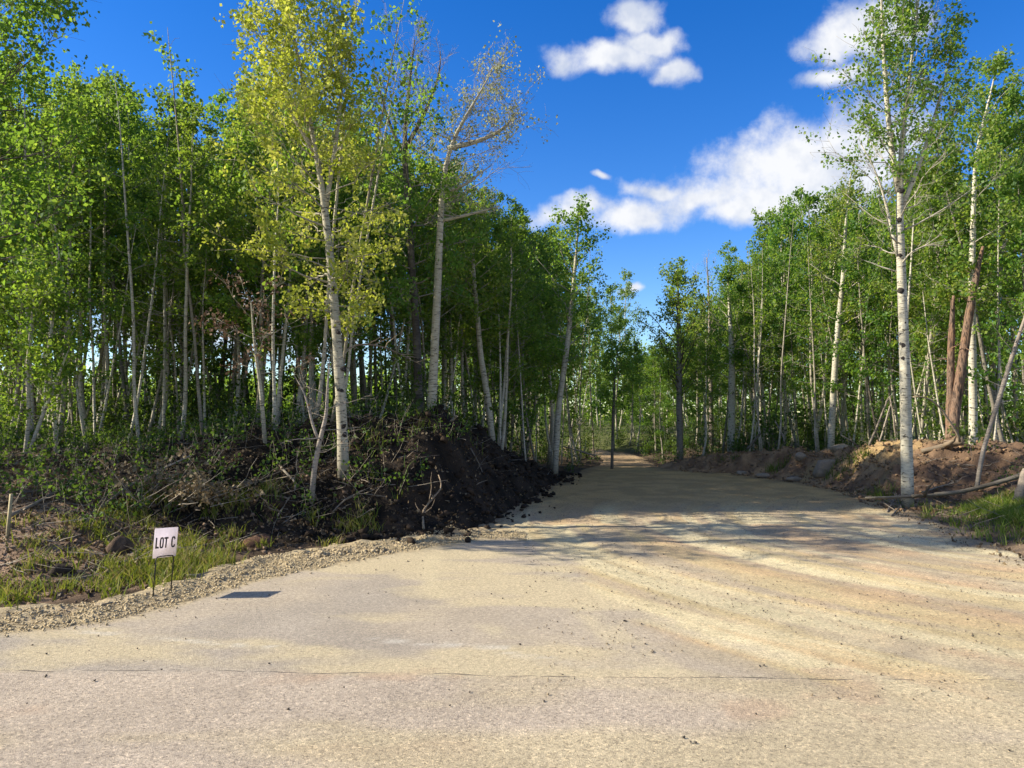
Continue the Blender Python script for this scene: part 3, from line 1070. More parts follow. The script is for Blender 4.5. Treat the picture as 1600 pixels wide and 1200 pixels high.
def hero(name, pix, d, radpx, seed, bark, leafm, label, crown, leaf_size=.055, extra=None, base=.5, dd=None, sides=10, droop=.5, sink=.12):
    path = hero_path(pix, d, dd=dd)
    b0 = path[0].copy()
    g = h1(b0[0], b0[1])
    org_ = np.array((b0[0], b0[1], g))
    path = path - org_
    path[0, 2] = -sink
    rad = [r * d / FPX for r in radpx]
    st = dict(path=path, rad=rad, n=22)
    st.update(crown)
    stems = [st]
    for ex in (extra or []):
        q = dict(ex)
        q['path'] = hero_path(ex['pix'], d, dd=ex.get('dd')) - org_
        q['rad'] = [r * d / FPX for r in ex['radpx']]
        stems.append(q)
    o = tree_obj(name, org_, seed, stems, leaf_size, bark, leafm, sides, base, droop)
    return tag(o, label, 'tree')


# the pale birch in front of the mound, crown of young yellow-green leaves
hero('birch_tree', [(537, 772), (534, 640), (526, 520), (516, 400), (505, 300), (490, 220), (472, 120), (452, 20), (444, -12)], 11.6, [9.4, 8.4, 7.8, 7, 6, 4.7, 3.4, 2.2, .8], 11,
     BARK_WHITE, LEAF_YELLOW, 'tall pale-trunked birch with yellow-green leaves standing in front of the soil mound',
     dict(nb=64, t=(.32, .99), len=([0, .2, .5, .8, 1], [.6, 1.35, 1.2, .8, .35]), up=(-5, 60), nsub=6, nc=3, m=10, sig=.06, limb_b=.3, twigs=.4, crook=.045, leafy=lambda t: .92),
     .058, extra=[dict(pix=[(508, 330), (524, 230), (536, 130), (530, 30)], radpx=[4.5, 3.5, 2.2, .8], nb=18, t=(.1, .98), len=([0, .5, 1], [1.0, .85, .3]), up=(20, 62), nsub=6, nc=3, m=10, sig=.06, limb_b=.3, n=10, twigs=.4, leafy=lambda t: .88),
                  dict(pix=[(492, 240), (450, 170), (420, 90), (405, 40)], radpx=[3.5, 2.6, 1.8, .7], nb=14, t=(.1, .98), len=([0, .5, 1], [.9, .75, .3]), up=(20, 62), nsub=6, nc=3, m=10, sig=.06, limb_b=.3, n=10, twigs=.4, leafy=lambda t: .88)], base=.66)


def knots(tree, pix, d, rpx, seed):
    rng = np.random.default_rng(seed)
    org_ = np.array(tree.location)
    for px, py, w in pix:
        p = at(px, py, d)
        view = np.array((0, 0, CAM_H)) - p; view[2] = 0; view /= np.linalg.norm(view)
        side = np.array((-view[1], view[0], 0))
        r = rpx * d / FPX
        ww, hh = w * d / FPX, w * d / FPX * rng.uniform(.7, 1.1)
        ring_n = 9
        th = np.arange(ring_n) * 2 * np.pi / ring_n
        jit = rng.uniform(.75, 1.2, ring_n)
        V = []
        for f, hgt_ in ((1.0, -.25), (.72, .10), (.3, .16)):
            u = np.cos(th) * jit * f * ww / 2; v = np.sin(th) * jit * f * hh / 2
            wrap = np.sqrt(np.maximum(r * r - u * u, (r * .3) ** 2))
            V.append(p - org_ + side * u[:, None] + np.array((0, 0, 1.0)) * v[:, None] + view * (wrap + hgt_ * ww * .35)[:, None])
        V = np.concatenate(V)
        i, j = np.meshgrid(np.arange(2), np.arange(ring_n), indexing='ij'); j2 = (j + 1) % ring_n
        Fq = np.stack([i * ring_n + j, i * ring_n + j2, (i + 1) * ring_n + j2, (i + 1) * ring_n + j], -1).reshape(-1, 4)
        c0 = len(V)
        V = np.concatenate([V, V[2 * ring_n:3 * ring_n].mean(0)[None]])
        cap = np.array([(c0, 2 * ring_n + (q + 1) % ring_n, 2 * ring_n + q, 2 * ring_n + q) for q in range(ring_n)])
        cap = np.array([(c0, 2 * ring_n + q, 2 * ring_n + (q + 1) % ring_n, 2 * ring_n + (q + 2) % ring_n) for q in range(0, ring_n - 1, 2)])
        mesh_obj('knot', V, np.concatenate([Fq, cap]), KNOT, tree, True)


left_birch = [o for o in COL.objects if o.name.startswith('birch_tree')][-1]
knots(left_birch, [(536, 577, 10), (534, 610, 5), (536, 666, 11), (538, 679, 10), (535, 690, 8), (533, 698, 7), (532, 712, 6), (535, 731, 9), (538, 738, 9), (533, 752, 6), (538, 764, 10), (529, 520, 8), (521, 452, 7)], 11.6, 8.0, 5)
# dark tall tree with a bare twiggy top
hero('aspen_tree', [(656, 668), (651, 520), (641, 380), (636, 290), (630, 220), (640, 130), (648, 62)], 14.6, [7.4, 6.5, 6, 5.4, 4.5, 2.9, .8], 12, BARK_GREY, LEAF_GREEN,
     'tall dark-trunked tree with bare twiggy top behind the soil mound',
     dict(nb=42, t=(.30, .99), len=([0, .3, .6, 1], [.8, 1.15, 1.2, .6]), up=(10, 66), nsub=7, nc=5, m=9, sig=.07, limb_b=.6, crook=.06, twigs=.9, leafy=lambda t: .95 if t < .70 else .03),
     .06, extra=[dict(pix=[(632, 235), (665, 175), (690, 110), (688, 80)], radpx=[4, 3, 2, .7], nb=12, t=(.2, .98), len=([0, 1], [.7, .4]), up=(30, 65), nsub=5, nc=0, limb_b=.6, n=10, twigs=1.0, crook=.06, leafy=lambda t: 0),
                  dict(pix=[(634, 250), (606, 190), (588, 120)], radpx=[3.2, 2.2, .7], nb=10, t=(.2, .98), len=([0, 1], [.6, .3]), up=(30, 65), nsub=5, nc=0, limb_b=.6, n=8, twigs=1.0, crook=.06, leafy=lambda t: 0)])
# pale companion whose top leans out over the driveway, dry catkins instead of leaves
hero('poplar_tree', [(673, 668), (680, 520), (686, 400), (690, 300), (699, 235), (722, 190), (748, 150), (768, 112)], 14.2, [7.6, 6.9, 6.4, 5.8, 5, 3.8, 2.5, .8], 13, BARK_WHITE, LEAF_DRY,
     'tall poplar with crooked limbs and dry brownish catkins, leaning over the driveway side',
     dict(nb=32, t=(.54, .99), len=([0, .3, .7, 1], [.9, 1.2, 1.0, .6]), up=(5, 60), nsub=7, nc=3, m=7, sig=.06, limb_b=.5, crook=.07, twigs=1.0, az=(.2, .45), leafy=lambda t: .08 if t < .64 else .5),
     .045, extra=[dict(pix=[(700, 232), (745, 222), (785, 205), (812, 170)], radpx=[4.5, 3.8, 2.5, .8], nb=16, t=(.25, .98), len=([0, 1], [.7, .5]), up=(10, 60), nsub=6, nc=3, m=6, sig=.07, limb_b=.5, n=10, twigs=1.0, crook=.07, leafy=lambda t: .5),
                  dict(pix=[(690, 300), (725, 292), (750, 270), (768, 258)], radpx=[3.2, 2.5, 1.6, .7], nb=6, t=(.3, .98), len=([0, 1], [.5, .3]), up=(0, 60), nsub=3, nc=0, limb_b=.7, n=8, twigs=.6, crook=.09, leafy=lambda t: 0),
                  dict(pix=[(690, 345), (735, 335), (780, 322)], radpx=[3, 2.2, .7], nb=8, t=(.3, .98), len=([0, 1], [.6, .4]), up=(10, 60), nsub=4, nc=3, m=6, limb_b=.7, n=8, twigs=.4, crook=.09, leafy=lambda t: .5)], droop=1.2)
# the single birch on the right
hero('birch_tree', [(1418, 777), (1415, 620), (1411, 480), (1406, 380), (1405, 292), (1410, 210), (1420, 120), (1432, 30), (1440, -60)], 14.0, [9.8, 8.5, 7.8, 7.1, 6, 4.4, 3.4, 2.4, .8], 14,
     BARK_WHITE, LEAF_GREEN, 'tall lone birch with straight white trunk standing before the clay berm',
     dict(nb=34, t=(.42, .99), len=([0, .2, .5, .8, 1], [.9, 1.5, 1.35, .9, .35]), up=(25, 66), nsub=7, nc=4, m=7, sig=.065, limb_b=.25, twigs=.7, crook=.04, leafy=lambda t: .3 if t < .56 else .8),
     .062, extra=[dict(pix=[(1404, 300), (1392, 230), (1384, 140), (1378, 40), (1376, -40)], radpx=[5, 4.2, 3.4, 2.2, .8], nb=20, t=(.12, .98), len=([0, .5, 1], [1.0, .9, .3]), up=(25, 66), nsub=7, nc=4, m=7, sig=.065, limb_b=.25, n=12, twigs=.7, leafy=lambda t: .65),
                  dict(pix=[(1407, 330), (1440, 250), (1470, 150), (1492, 60)], radpx=[4, 3.2, 2.2, .8], nb=16, t=(.15, .98), len=([0, .5, 1], [.9, .8, .3]), up=(25, 66), nsub=7, nc=4, m=7, sig=.065, limb_b=.25, n=10, twigs=.7, leafy=lambda t: .65),
                  dict(pix=[(1403, 400), (1380, 300), (1362, 250), (1345, 225)], radpx=[3.2, 2.2, 1.4, .6], nb=10, t=(.2, .98), len=([0, .5, 1], [.6, .5, .2]), up=(25, 66), nsub=5, nc=0, limb_b=.35, n=10, twigs=.9, leafy=lambda t: .0)], base=.56)
right_birch = [o for o in COL.objects if o.name.startswith('birch_tree')][-1]
knots(right_birch, [(1408, 455, 11), (1406, 400, 8), (1412, 540, 9), (1411, 560, 6), (1415, 612, 10), (1408, 300, 12), (1416, 640, 6), (1405, 345, 8), (1413, 505, 5)], 14.0, 7.3, 6)
# tree whose crown hangs into the upper left corner
hero('poplar_tree', [(-75, 800), (-70, 600), (-62, 400), (-50, 200), (-40, 50), (-30, -120)], 10.2, [11, 10, 9, 7, 5, 1], 15, BARK_DARK, LEAF_GREEN,
     'large leafy poplar hanging into the upper left corner of the picture',
     dict(nb=46, t=(.40, .99), len=([0, .3, .7, 1], [1.1, 1.45, 1.3, .6]), up=(5, 55), nsub=7, nc=4, m=9, sig=.08, limb_b=.7, twigs=.3, az=(.1, .5), leafy=lambda t: .8), .065, base=.38)
# feathery upright tree at the end of the driveway
hero('poplar_tree', [(1063, 741), (1062, 660), (1061, 560), (1060, 480), (1059, 424)], 25.0, [5.5, 5, 4.4, 3, .6], 16, BARK_DARK, LEAF_GREEN,
     'feathery upright tree with black lower trunk at the end of the driveway',
     dict(nb=46, t=(.34, .99), len=([0, .25, .6, 1], [1.0, 1.5, 1.1, .35]), up=(35, 68), nsub=5, nc=5, m=6, sig=.07, limb_b=.7, crook=.02, leafy=lambda t: .9), .07, base=.62)
hero('dead_tree', [(1112, 700), (1110, 560), (1108, 470), (1104, 402)], 29.0, [4, 3.4, 2.4, .5], 17, WOOD_GREY, LEAF_DRY,
     'bare grey dead treetop poking above the grove beside the feathery tree',
     dict(nb=22, t=(.5, .98), len=([0, .5, 1], [.8, .9, .4]), up=(25, 66), nsub=5, nc=0, limb_b=.3, twigs=1.0, crook=.05, leafy=lambda t: 0))
hero('aspen_tree', [(956, 737), (957, 690), (958, 640), (961, 585), (966, 540)], 24.2, [2.4, 2.2, 2, 1.4, .5], 18, BARK_DARK, LEAF_GREEN,
     'thin black-stemmed young tree at the mouth of the narrow track',
     dict(nb=18, t=(.42, .98), len=([0, .5, 1], [.5, .7, .3]), up=(15, 60), nsub=5, nc=4, m=7, sig=.08, limb_b=.8, leafy=lambda t: .9), .07, base=.5)
hero('aspen_tree', [(771, 676), (762, 620), (751, 560), (745, 480), (738, 400), (742, 330)], 17.2, [5.5, 5, 4.4, 3.6, 2.4, .6], 19, BARK_WHITE, LEAF_GREEN,
     'white aspen leaning left just over the crest of the black mound',
     dict(nb=24, t=(.5, .98), len=([0, .4, 1], [.7, 1.0, .3]), up=(15, 60), nsub=5, nc=5, m=8, sig=.085, limb_b=.5, leafy=lambda t: .9), .07)
hero('aspen_tree', [(867, 712), (872, 640), (884, 560), (893, 480), (900, 400), (905, 330)], 20.5, [5, 4.8, 4.4, 3.6, 2.4, .6], 20, BARK_WHITE, LEAF_GREEN,
     'pale aspen leaning right where the mound runs out by the driveway',
     dict(nb=26, t=(.42, .98), len=([0, .4, 1], [.9, 1.2, .4]), up=(15, 60), nsub=5, nc=5, m=8, sig=.085, limb_b=.5, leafy=lambda t: .9), .07)
hero('aspen_tree', [(1521, 716), (1520, 600), (1518, 480), (1520, 360), (1524, 240), (1552, 130), (1560, 90)], 17.4, [6.5, 6, 5.5, 4.8, 3.5, 2, .5], 21, BARK_WHITE, LEAF_GREEN,
     'white aspen with black-flecked bark rising behind the brown broken trunk',
     dict(nb=30, t=(.36, .98), len=([0, .4, .8, 1], [1.0, 1.4, .8, .4]), up=(10, 60), nsub=6, nc=5, m=8, sig=.085, limb_b=.4, twigs=.4, leafy=lambda t: .85), .068, base=.55)
hero('aspen_tree', [(1297, 715), (1302, 620), (1308, 520), (1318, 430), (1322, 340), (1330, 265)], 21.2, [5.2, 5, 4.4, 3.6, 2.2, .5], 22, BARK_WHITE, LEAF_GREEN,
     'pale slim aspen rising from the berm behind the boulder',
     dict(nb=26, t=(.4, .98), len=([0, .4, .8, 1], [.8, 1.1, .7, .3]), up=(20, 62), nsub=5, nc=4, m=7, sig=.08, limb_b=.4, twigs=.4, leafy=lambda t: .8), .068, base=.55)
hero('aspen_tree', [(1142, 718), (1143, 640), (1144, 560), (1140, 480), (1136, 420)], 25.5, [6, 5.5, 5, 3, .6], 23, BARK_WHITE, LEAF_GREEN,
     'thick pale aspen trunk beside the low end of the berm',
     dict(nb=22, t=(.4, .98), len=([0, .4, .8, 1], [.8, 1.1, .7, .3]), up=(20, 62), nsub=5, nc=5, m=8, sig=.085, limb_b=.4, leafy=lambda t: .9), .07)
# broken brown trunks
for k, (pix, rp_, lb_) in enumerate((([(1487, 700), (1492, 640), (1503, 570), (1516, 480), (1532, 400), (1536, 385)], [8.5, 7.5, 7, 6.5, 5.5, 2], 'leaning reddish-brown dead trunk, broken off at the top, behind the berm'),
                                     ([(1483, 700), (1485, 620), (1486, 540), (1489, 470), (1490, 462)], [7, 6, 5.5, 5, 2], 'upright brown dead trunk beside the leaning broken one'))):
    hero('dead_tree', pix, 16.9 + .12 * k, rp_, 30 + k, BARK_DEAD, LEAF_DRY, lb_,
         dict(nb=5, t=(.45, .95), len=([0, 1], [.35, .3]), up=(0, 50), nsub=2, nc=0, limb_b=.5, leafy=lambda t: 0))
# saplings on the left bank
hero('sapling', [(486, 792), (490, 740), (499, 690), (510, 650), (512, 600), (515, 560)], 11.0, [4.5, 4.2, 4, 3, 2, .6], 40, WOOD_GREY, LEAF_BROWN,
     'crooked half-dead sapling leaning beside the pale birch',
     dict(nb=12, t=(.35, .98), len=([0, 1], [.55, .35]), up=(-20, 60), nsub=4, nc=1, m=3, limb_b=.3, twigs=.6, crook=.07, leafy=lambda t: .25), .05,
     extra=[dict(pix=[(499, 690), (486, 660), (480, 620), (462, 590)], radpx=[2.6, 2, 1.4, .6], nb=5, t=(.3, .98), len=([0, 1], [.4, .2]), up=(0, 60), nsub=3, nc=0, limb_b=.3, n=8, crook=.08, leafy=lambda t: 0)])
hero('sapling', [(38, 742), (42, 690), (46, 640), (42, 580), (50, 500), (56, 430)], 12.2, [3.6, 3.2, 3, 2.6, 2, .6], 41, BARK, LEAF_GREEN,
     'forked young aspen low on the bank behind the wooden stake',
     dict(nb=20, t=(.2, .98), len=([0, .5, 1], [.5, .8, .4]), up=(5, 60), nsub=5, nc=5, m=7, sig=.08, limb_b=.5, leafy=lambda t: .85), .062,
     extra=[dict(pix=[(44, 712), (58, 670), (80, 615), (110, 540)], radpx=[3, 2.6, 2.2, .8], nb=9, t=(.3, .98), len=([0, 1], [.6, .4]), up=(5, 60), nsub=4, nc=4, m=7, sig=.08, limb_b=.5, n=10, leafy=lambda t: .8)])
hero('sapling', [(89, 706), (86, 660), (80, 615), (76, 560), (84, 480), (90, 400)], 12.9, [3.4, 3.2, 3, 2.6, 2, .6], 42, BARK_WHITE, LEAF_GREEN,
     'young white-stemmed aspen just right of the forked one on the bank',
     dict(nb=18, t=(.35, .98), len=([0, .5, 1], [.5, .8, .4]), up=(5, 60), nsub=5, nc=5, m=7, sig=.08, limb_b=.5, leafy=lambda t: .85), .062)
hero('sapling', [(415, 698), (411, 650), (407, 605), (398, 540), (392, 470)], 12.2, [3.6, 3.2, 2.8, 2.2, .7], 43, BARK_WHITE, LEAF_BROWN,
     'thin pale stem with withered reddish leaves left of the birch',
     dict(nb=12, t=(.5, .98), len=([0, .5, 1], [.5, .8, .5]), up=(0, 50), nsub=4, nc=3, m=6, sig=.07, limb_b=.5, leafy=lambda t: .8), .055)
hero('sapling', [(1524, 752), (1534, 710), (1540, 690), (1562, 620), (1582, 555), (1604, 490)], 14.3, [3.6, 3.3, 3.2, 3.4, 3, 2.2], 44, WOOD_GREY, LEAF_GREEN,
     'grey crooked sapling leaning right over the dark end of the berm',
     dict(nb=9, t=(.3, .98), len=([0, 1], [.5, .6]), up=(0, 60), nsub=4, nc=3, m=6, sig=.07, limb_b=.5, leafy=lambda t: .5), .06)


# ------------------------------------------------------------------ shrubs, understorey
def shrub_geo(rng, h, w, ns, mat, nleaf=1.0, size=.055):
    wood, leaves = Acc(), []
    for _ in range(ns):
        a, l = rng.uniform(0, 6.28), rng.uniform(.5, 1) * h
        sp_ = rng.uniform(.1, 1) * w
        p = np.stack([np.linspace(0, 1, 5) ** 1.4 * math.cos(a) * sp_, np.linspace(0, 1, 5) ** 1.4 * math.sin(a) * sp_, np.linspace(-.05, l, 5)], 1) + wander(rng, 5, .03)
        V, Fq = tube(p, np.linspace(.008, .002, 5), 3)
        wood.add(V, Fq, np.full(len(V), .8))
        for q in range(int(7 * nleaf)):
            b = p[rng.integers(2, 5)] + rng.normal(size=3) * (.12 * h / 1.2)
            V, Fq = tube(np.stack([p[2], b]), (.003, .0015), 3)
            leaves.append((b + rng.normal(size=(rng.poisson(8), 3)) * .07, rng.normal() * .15))
    return wood, leaves


sh_protos = []
for i in range(6):
    rng = np.random.default_rng(900 + i)
    wood, leaves = shrub_geo(rng, [1.5, 1.0, 1.9, .7, 1.3, .9][i], [.6, .5, .7, .45, .8, .4][i], [9, 8, 11, 8, 10, 7][i], None)
    root = empty('shrub', (0, 0, 0))
    V, Fq, A = wood.get()
    mesh_obj('stems', V, Fq, BARK_DARK, root, True, {'limb': A})
    V, Fq, tint = pack_leaves(rng, leaves, .062, .45)
    mesh_obj('foliage', V, Fq, LEAF_SHRUB, root, False, {'tint': tint})
    sh_protos.append([False, root])


def place_shrub(x, y, label, group, k=None, sc=None):
    k = int(trng.integers(len(sh_protos))) if k is None else k
    used, pr = sh_protos[k]
    o = copy_tree(pr) if used else pr
    sh_protos[k][0] = True
    o.location = (x, y, h1(x, y) - .03)
    o.rotation_euler = (0, 0, trng.uniform(0, 6.28))
    s = trng.uniform(.75, 1.35) if sc is None else sc
    o.scale = (s, s, s)
    return tag(o, ['tall leafy shrub', 'round leafy shrub', 'tallest leafy shrub', 'small leafy shrub', 'spreading leafy shrub', 'narrow leafy shrub'][k] + label, 'shrub', group)


def scatter_shrubs(n, xr, yr, ok, label, group):
    got = 0
    for _ in range(n * 50):
        if got >= n:
            break
        x, y = trng.uniform(*xr), trng.uniform(*yr)
        if ok(x, y):
            place_shrub(x, y, label, group)
            got += 1


scatter_shrubs(30, (-14, -3), (12.2, 22), lambda x, y: x > -.70 * y - .5 and dLR(x, y)[0] > 3.2, ' under the shaded aspens left of the mound', 'shrubs under the shaded aspens')
scatter_shrubs(34, (-3.2, 3.2), (14.6, 34), lambda x, y: crest_behind(x, y) and dLR(x, y)[0] > .5, ' among the trunks behind the black mound', 'shrubs behind the black mound')
scatter_shrubs(60, (5.6, 18), (16.5, 34), lambda x, y: x < .72 * y + .5 and dLR(x, y)[1] > 1.0 and x > np.interp(y, [15, 16.3, 19.7, 23.4, 26], [10.6, 10.3, 9.4, 7.7, 6.2]), ' in sunlight among the aspens behind the clay berm', 'shrubs behind the clay berm')
scatter_shrubs(44, (-4, 16), (26, 56), lambda x, y: max(dLR(x, y)) > .7, ' growing far off along the narrow track', 'shrubs along the far track')

# distant woodland: one mass behind everything
rng = np.random.default_rng(31)
n = 120000
ang_ = rng.uniform(R(-50), R(46), n)
dist = np.where(ang_ < R(-9), rng.uniform(44, 66, n), rng.uniform(62, 84, n))
hgt = np.where(ang_ < R(-9), 3.5, 7.0) * rng.beta(1.0, 1.35, n) * (.6 + .8 * fbm(ang_ * 40, ang_ * 0, 61)) + .5
Pm = np.stack([np.sin(ang_) * dist, np.cos(ang_) * dist, hgt + .5], 1)
V, Fq = leaf_quads(Pm, .24, rng, .2, 1.0)
tint = np.repeat(np.clip(.5 + rng.normal(size=n) * .2, 0, 1), 4)
tag(mesh_obj('distant_woodland', V, Fq, LEAF_GREEN, attrs={'tint': tint}), 'hazy mass of far woodland beyond the track', kind='stuff')

# undergrowth: leaves, weeds and stems on the forest floor
rng = np.random.default_rng(32)
wood, leaves = Acc(), []
pts = []
for (n, xr, yr, ok) in ((1500, (-12, -2.6), (9.4, 20), lambda dl, dr, x, y: (dl > 2.0) & (x > -.7 * y - .5)),
                        (70, (-3.2, .5), (10.4, 15), lambda dl, dr, x, y: (dl > .9) & (x < -.9)),
                        (500, (6.0, 16), (14, 28), lambda dl, dr, x, y: (dr > 1.9) & (x < .72 * y)),
                        (260, (-2, 8), (22, 34), lambda dl, dr, x, y: np.maximum(dl, dr) > .3),
                        (900, (-1, 14), (33, 52), lambda dl, dr, x, y: np.maximum(dl, dr) > .2)):
    x, y = rng.uniform(*xr, n * 4), rng.uniform(*yr, n * 4)
    a, b = bank_d(x, y)
    g = np.where(ok(a, b, x, y))[0][:n]
    pts.append(np.stack([x[g], y[g], H(x[g], y[g])], 1))
pts = np.concatenate(pts)
for p in pts:
    hh = rng.uniform(.12, .5) * (1.6 if p[1] > 33 else 1)
    d = rng.normal(size=3) * .35; d[2] = 1
    tip = p + d * hh
    V, Fq = tube(np.stack([p, (p + tip) / 2 + rng.normal(size=3) * .02, tip]), (.004, .003, .0015), 3)
    wood.add(V, Fq, np.full(len(V), .9))
    for q in range(rng.integers(2, 6)):
        leaves.append((p + (tip - p) * rng.uniform(.3, 1.1) + rng.normal(size=(rng.poisson(5), 3)) * .06, rng.normal() * .2))
V, Fq, tint = pack_leaves(rng, leaves, .05, .42)
tag(mesh_obj('undergrowth', V, Fq, LEAF_SHRUB, attrs={'tint': tint}), 'low leafy undergrowth covering the forest floor', kind='stuff')
V, Fq, A = wood.get()
tag(mesh_obj('undergrowth_stems', V, Fq, WOOD_GREY, attrs={'limb': A}), 'thin stems and twigs of the undergrowth', kind='stuff')

# ------------------------------------------------------------------ grass
rng = np.random.default_rng(33)


def grass_mesh(name, pts, hmin, hmax, label, base):
    n = len(pts)
    a = rng.uniform(0, 6.28, n); hh = rng.uniform(hmin, hmax, n); w = rng.uniform(.004, .009, n)
    lean_ = rng.normal(size=(n, 2)) * .5
    s = np.stack([np.cos(a), np.sin(a), np.zeros(n)], 1) * w[:, None]
    up_ = lambda f, b: pts + np.stack([lean_[:, 0] * hh * b, lean_[:, 1] * hh * b, hh * f], 1)
    p1, p2 = up_(.55, .3), up_(.95, 1.0)
    V = np.stack([pts - s, pts + s, p1 + s * .8, p1 - s * .8, p2 + s * .12, p2 - s * .12], 1).reshape(-1, 3)
    o = np.arange(n)[:, None] * 6
    Fq = np.concatenate([o + np.array((0, 1, 2, 3)), o + np.array((3, 2, 4, 5))])
    tint = np.repeat(np.clip(base + rng.normal(size=n) * .28, 0, 1), 6)
    return tag(mesh_obj(name, V, Fq, GRASS, attrs={'tint': tint}), label, kind='stuff')


def clumps(n, per, xr, yr, ok, sig):
    x, y = rng.uniform(*xr, n * 8), rng.uniform(*yr, n * 8)
    a, b = bank_d(x, y)
    g = np.where(ok(a, b, x, y))[0][:n]
    x = np.repeat(x[g], per) + rng.normal(size=len(g) * per) * sig
    y = np.repeat(y[g], per) + rng.normal(size=len(g) * per) * sig
    return np.stack([x, y, H(x, y) - .01], 1)


gl = np.concatenate([
    clumps(360, 12, (-9, -2.2), (6.3, 10), lambda a, b, x, y: (a > .12) & (a < 1.5 * (.4 + fbm(x * .8, y * .8, 81))) & (fbm(x * 1.9, y * 1.9, 82) > .42) & (x > -.72 * y - .4), .06),
    clumps(260, 12, (-8, -1.6), (7, 11), lambda a, b, x, y: (a > .5) & (a < 2.8) & (fbm(x * 1.4, y * 1.4, 83) > .5) & (x > -.72 * y - .4), .05)])
grass_mesh('roadside_grass', gl, .05, .2, 'bright green grass along the gravel by the white sign', .6)
gr_ = np.concatenate([
    clumps(900, 16, (6.4, 12), (7.2, 14.2), lambda a, b, x, y: (b > .75 + .6 * fbm(x, y, 85)) & (x < .74 * y + .5) & (y < 13.6), .07),
    clumps(60, 10, (5.8, 8), (10, 15), lambda a, b, x, y: (b > .1) & (b < .8), .05)])
grass_mesh('verge_grass', gr_, .05, .2, 'lush green grass patch on the bank below the fallen log', .42)
gm = np.concatenate([clumps(70, 9, (-4, .6), (10.2, 15), lambda a, b, x, y: (a > .9) & (fbm(x * 1.1, y * 1.1, 87) > .52), .07),
                     clumps(120, 8, (6.4, 9), (15, 24), lambda a, b, x, y: (b > .1) & (b < 1.0) & (fbm(x * 1.1, y * 1.1, 89) > .55), .06)])
grass_mesh('weed_grass', gm, .06, .28, 'sparse weedy grass tufts on the mound and the berm foot', .38)

# ------------------------------------------------------------------ litter, clods, pebbles
rng = np.random.default_rng(34)


def area_pts(n, xr, yr, ok):
    x, y = rng.uniform(*xr, n * 9), rng.uniform(*yr, n * 9)
    a, b = bank_d(x, y)
    g = np.where(ok(a, b, x, y))[0][:n]
    return np.stack([x[g], y[g], H(x[g], y[g]) + .006], 1)


lp = np.concatenate([area_pts(15000, (-10, -2), (6.6, 12.5), lambda a, b, x, y: (a > .5) & (a < 5.5) & (x > -.72 * y - .4)),
                     area_pts(3500, (-3, 1), (10, 16), lambda a, b, x, y: a > .05),
                     area_pts(6000, (5.6, 13), (8, 20), lambda a, b, x, y: (b > -.25) & (x < .74 * y + .4))])
V, Fq = leaf_quads(lp, .045, rng, 0.0, .7)
tag(mesh_obj('leaf_litter', V, Fq, LEAF_BROWN, attrs={'tint': np.repeat(np.clip(.5 + rng.normal(size=len(lp)) * .25, 0, 1), 4)}), 'dry brown leaf litter strewn over the banks', kind='stuff')
# twigs
wood = Acc()
tp = np.concatenate([area_pts(900, (-10, -1.5), (7.2, 14), lambda a, b, x, y: (a > .8) & (a < 7) & (x > -.72 * y - .4)), area_pts(170, (-3.2, 1.4), (10.6, 20), lambda a, b, x, y: a > .3),
                     area_pts(620, (6.2, 12), (11, 23), lambda a, b, x, y: (b > .1) & (x < .74 * y + .4))])
for p in tp:
    a = rng.uniform(0, 6.28); l = rng.uniform(.12, .6)
    d = np.array((math.cos(a), math.sin(a), rng.uniform(-.15, .55)))
    q = p + np.linspace(0, 1, 4)[:, None] * d * l + wander(rng, 4, l * .08)
    r_ = rng.uniform(.003, .009)
    V, Fq = tube(q, np.linspace(r_, r_ * .4, 4), 3)
    wood.add(V, Fq, np.full(len(V), rng.uniform(0, 1)))
V, Fq, A = wood.get()
tag(mesh_obj('twig_litter', V, Fq, WOOD_GREY, attrs={'limb': A}), 'dead twigs and small roots scattered over soil and banks', kind='stuff')

# lumps: an octahedron-like stone of 6 points cut into 12 quads/tri pairs
CUBE_V = np.array([(-1, -1, -1), (1, -1, -1), (1, 1, -1), (-1, 1, -1), (-1, -1, 1), (1, -1, 1), (1, 1, 1), (-1, 1, 1)], float) * .577
CUBE_F = np.array([(0, 3, 2, 1), (4, 5, 6, 7), (0, 1, 5, 4), (1, 2, 6, 5), (2, 3, 7, 6), (3, 0, 4, 7)])


def lumps(name, P_, smin, smax, cols, mat, label, power=2.5, sink=.25):
    n = len(P_)
    s = smin + (smax - smin) * rng.uniform(0, 1, n) ** power
    V = CUBE_V[None] * (1 + rng.normal(size=(n, 8, 1)) * .28) + rng.normal(size=(n, 8, 3)) * .12
    a = rng.uniform(0, 6.28, n); ca, sa = np.cos(a), np.sin(a)
    t = rng.uniform(0, 6.28, n); ct, st_ = np.cos(t), np.sin(t)
    x, y, z = V[..., 0], V[..., 1], V[..., 2]
    y, z = y * ct[:, None] - z * st_[:, None], y * st_[:, None] + z * ct[:, None]
    x, y = x * ca[:, None] - y * sa[:, None], x * sa[:, None] + y * ca[:, None]
    V = np.stack([x, y, z * .8], -1) * s[:, None, None] + P_[:, None, :] + np.array((0, 0, 1))[None, None] * (s * sink)[:, None, None]
    Fq = (np.arange(n)[:, None, None] * 8 + CUBE_F[None]).reshape(-1, 4)
    k = rng.uniform(0, 1, n)[:, None]
    c_ = np.repeat(np.asarray(cols[0]) * (1 - k) + np.asarray(cols[1]) * k, 8, 0)
    return tag(mesh_obj(name, V.reshape(-1, 3), Fq, mat, attrs={'col': c_}), label, kind='stuff')


